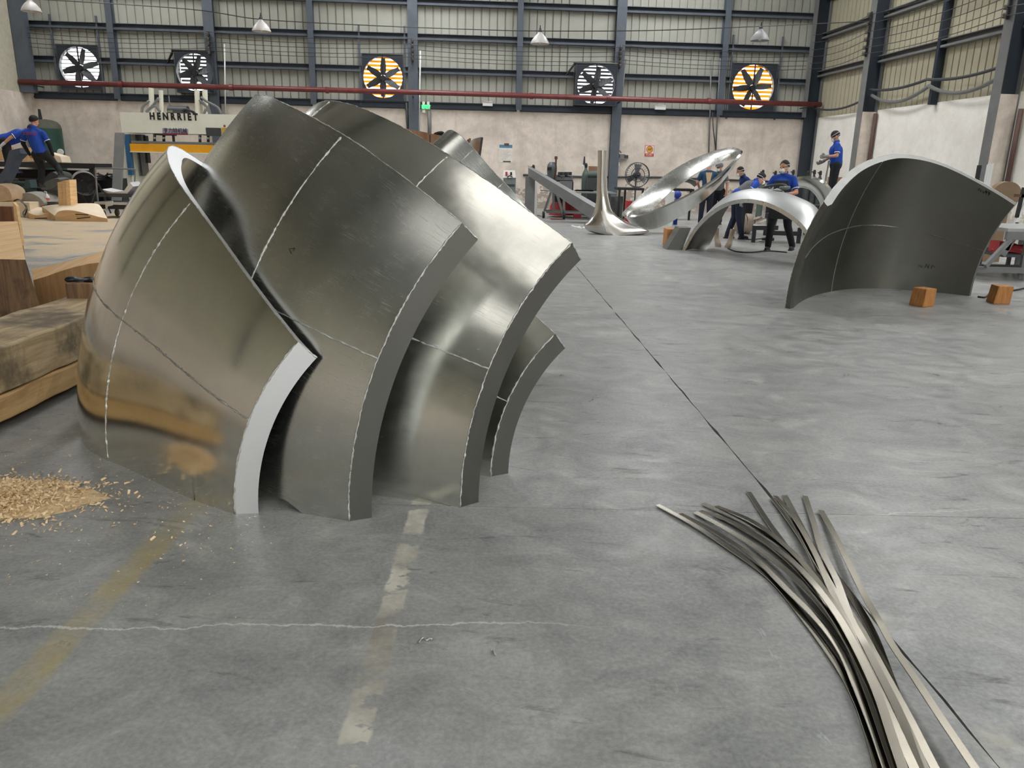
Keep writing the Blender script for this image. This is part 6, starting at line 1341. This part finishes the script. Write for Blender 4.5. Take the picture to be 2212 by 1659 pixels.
# 6 standing front, leaning on the arch
g = gp(1690, 546); t6, j6 = person('person in blue polo with a white mask standing behind the arch, grinding it', (g.x, g.y+.35, 0), R(150),
    dict(la=(.20, -.08, .09), ra=(-.17, .0, .09), lk=(.12, .05, .49), rk=(-.14, .06, .5)) if False else dict(la=(-.22, -.35, .09), ra=(.15, .10, .09), lk=(-.14, -.08, .49), rk=(.13, .14, .5), re=(.30, .08, 1.14), rw=(.16, .34, 1.08), le=(-.27, .14, 1.12), lw=(-.12, .38, 1.08)), R(9), (.30, .9, -.12), mask='cup', gloves=M_GLOVE, k=1.0, curl=1.1)
m = MB(); P = [vv(-.12, .205, 1.33), vv(.12, .205, 1.33), vv(.16, .21, 1.05), vv(.19, .19, .62), vv(-.19, .19, .62), vv(-.16, .21, 1.05)]
m.prism(P, (0, .012, 0)); m.build('apron', paint('dark_apron', (52, 52, 54), .9), t6, local=True)
gt = V(1683, 409, 14.25); t_ = thing('angle_grinder', 'angle grinder in the gloved hands of the front worker', 'tool', tuple(gt))
m = MB(); m.tube([gt+Vector((.22, .12, .03)), gt+Vector((.02, .0, .02))], [.032, .036], 10); m.build('body', paint('tool_green', (92, 104, 92), .5), t_, True); m = MB(); m.lathe([(.001, -.015), (.085, -.012), (.085, -.004), (.03, .02), (.001, .03)], gt+Vector((-.04, -.02, -.01)), 20, None, False); m.build('disc', M_STEELG, t_, R(40))
m = MB(); P = [V(1640, 411, 15.0), V(1660, 402, 14.9), V(1690, 399, 14.8), V(1700, 404, 14.7)]; m.tube(vs(spline(P, 14)), .03, 6); tag(m.build('air_hose', M_DGREY, None, True), 'dark hose lying over the top of the arch', 'hose')
# 7 by the right wall, holding strips
Y = 19.0; z0 = .74; t7, j7 = person('person in blue shirt and mask by the right wall looking down at strips in hand', (V(1806, 380, Y).x, Y+.1, z0), R(78), dict(le=(-.26, .05, 1.14), lw=(-.15, .27, 1.12), re=(.26, .08, 1.13), rw=(.12, .30, 1.0)), R(5), (.1, .8, -.55), mask='cup', gloves=M_GLOVE, k=1.0, hairlen=.6)
for k in range(3):
    m = MB(); a = V(1790+k*1.5, 347, Y-.1); b = V(1784-3*k, 392+3*k, Y-.3); m.bar(a, b, .03, .006); tag(m.build('metal_strip', M_POL), ('bright strip held by the worker at the right wall, left one', 'bright strip held by the worker at the right wall, middle one', 'bright strip held by the worker at the right wall, right one')[k], 'metal strip', 'strips held by the worker')
m = MB(); c = V(1806, 380, Y); m.box((c.x, Y+.15, .37), (.9, .6, .735)); tag(m.build('iron_block', M_BLACK), 'dark block the strip-holding worker stands on', 'block')
# 8 head behind the loop
t8, j8 = person('person in a grey cap and respirator, only the head showing behind the overall wearer', (V(1550, 440, 22.5).x, 22.5, 0), R(150), {}, R(10), (.2, .9, -.2), shirt=M_GREYT, mask='cup', cap=M_GREYT, k=1.0)
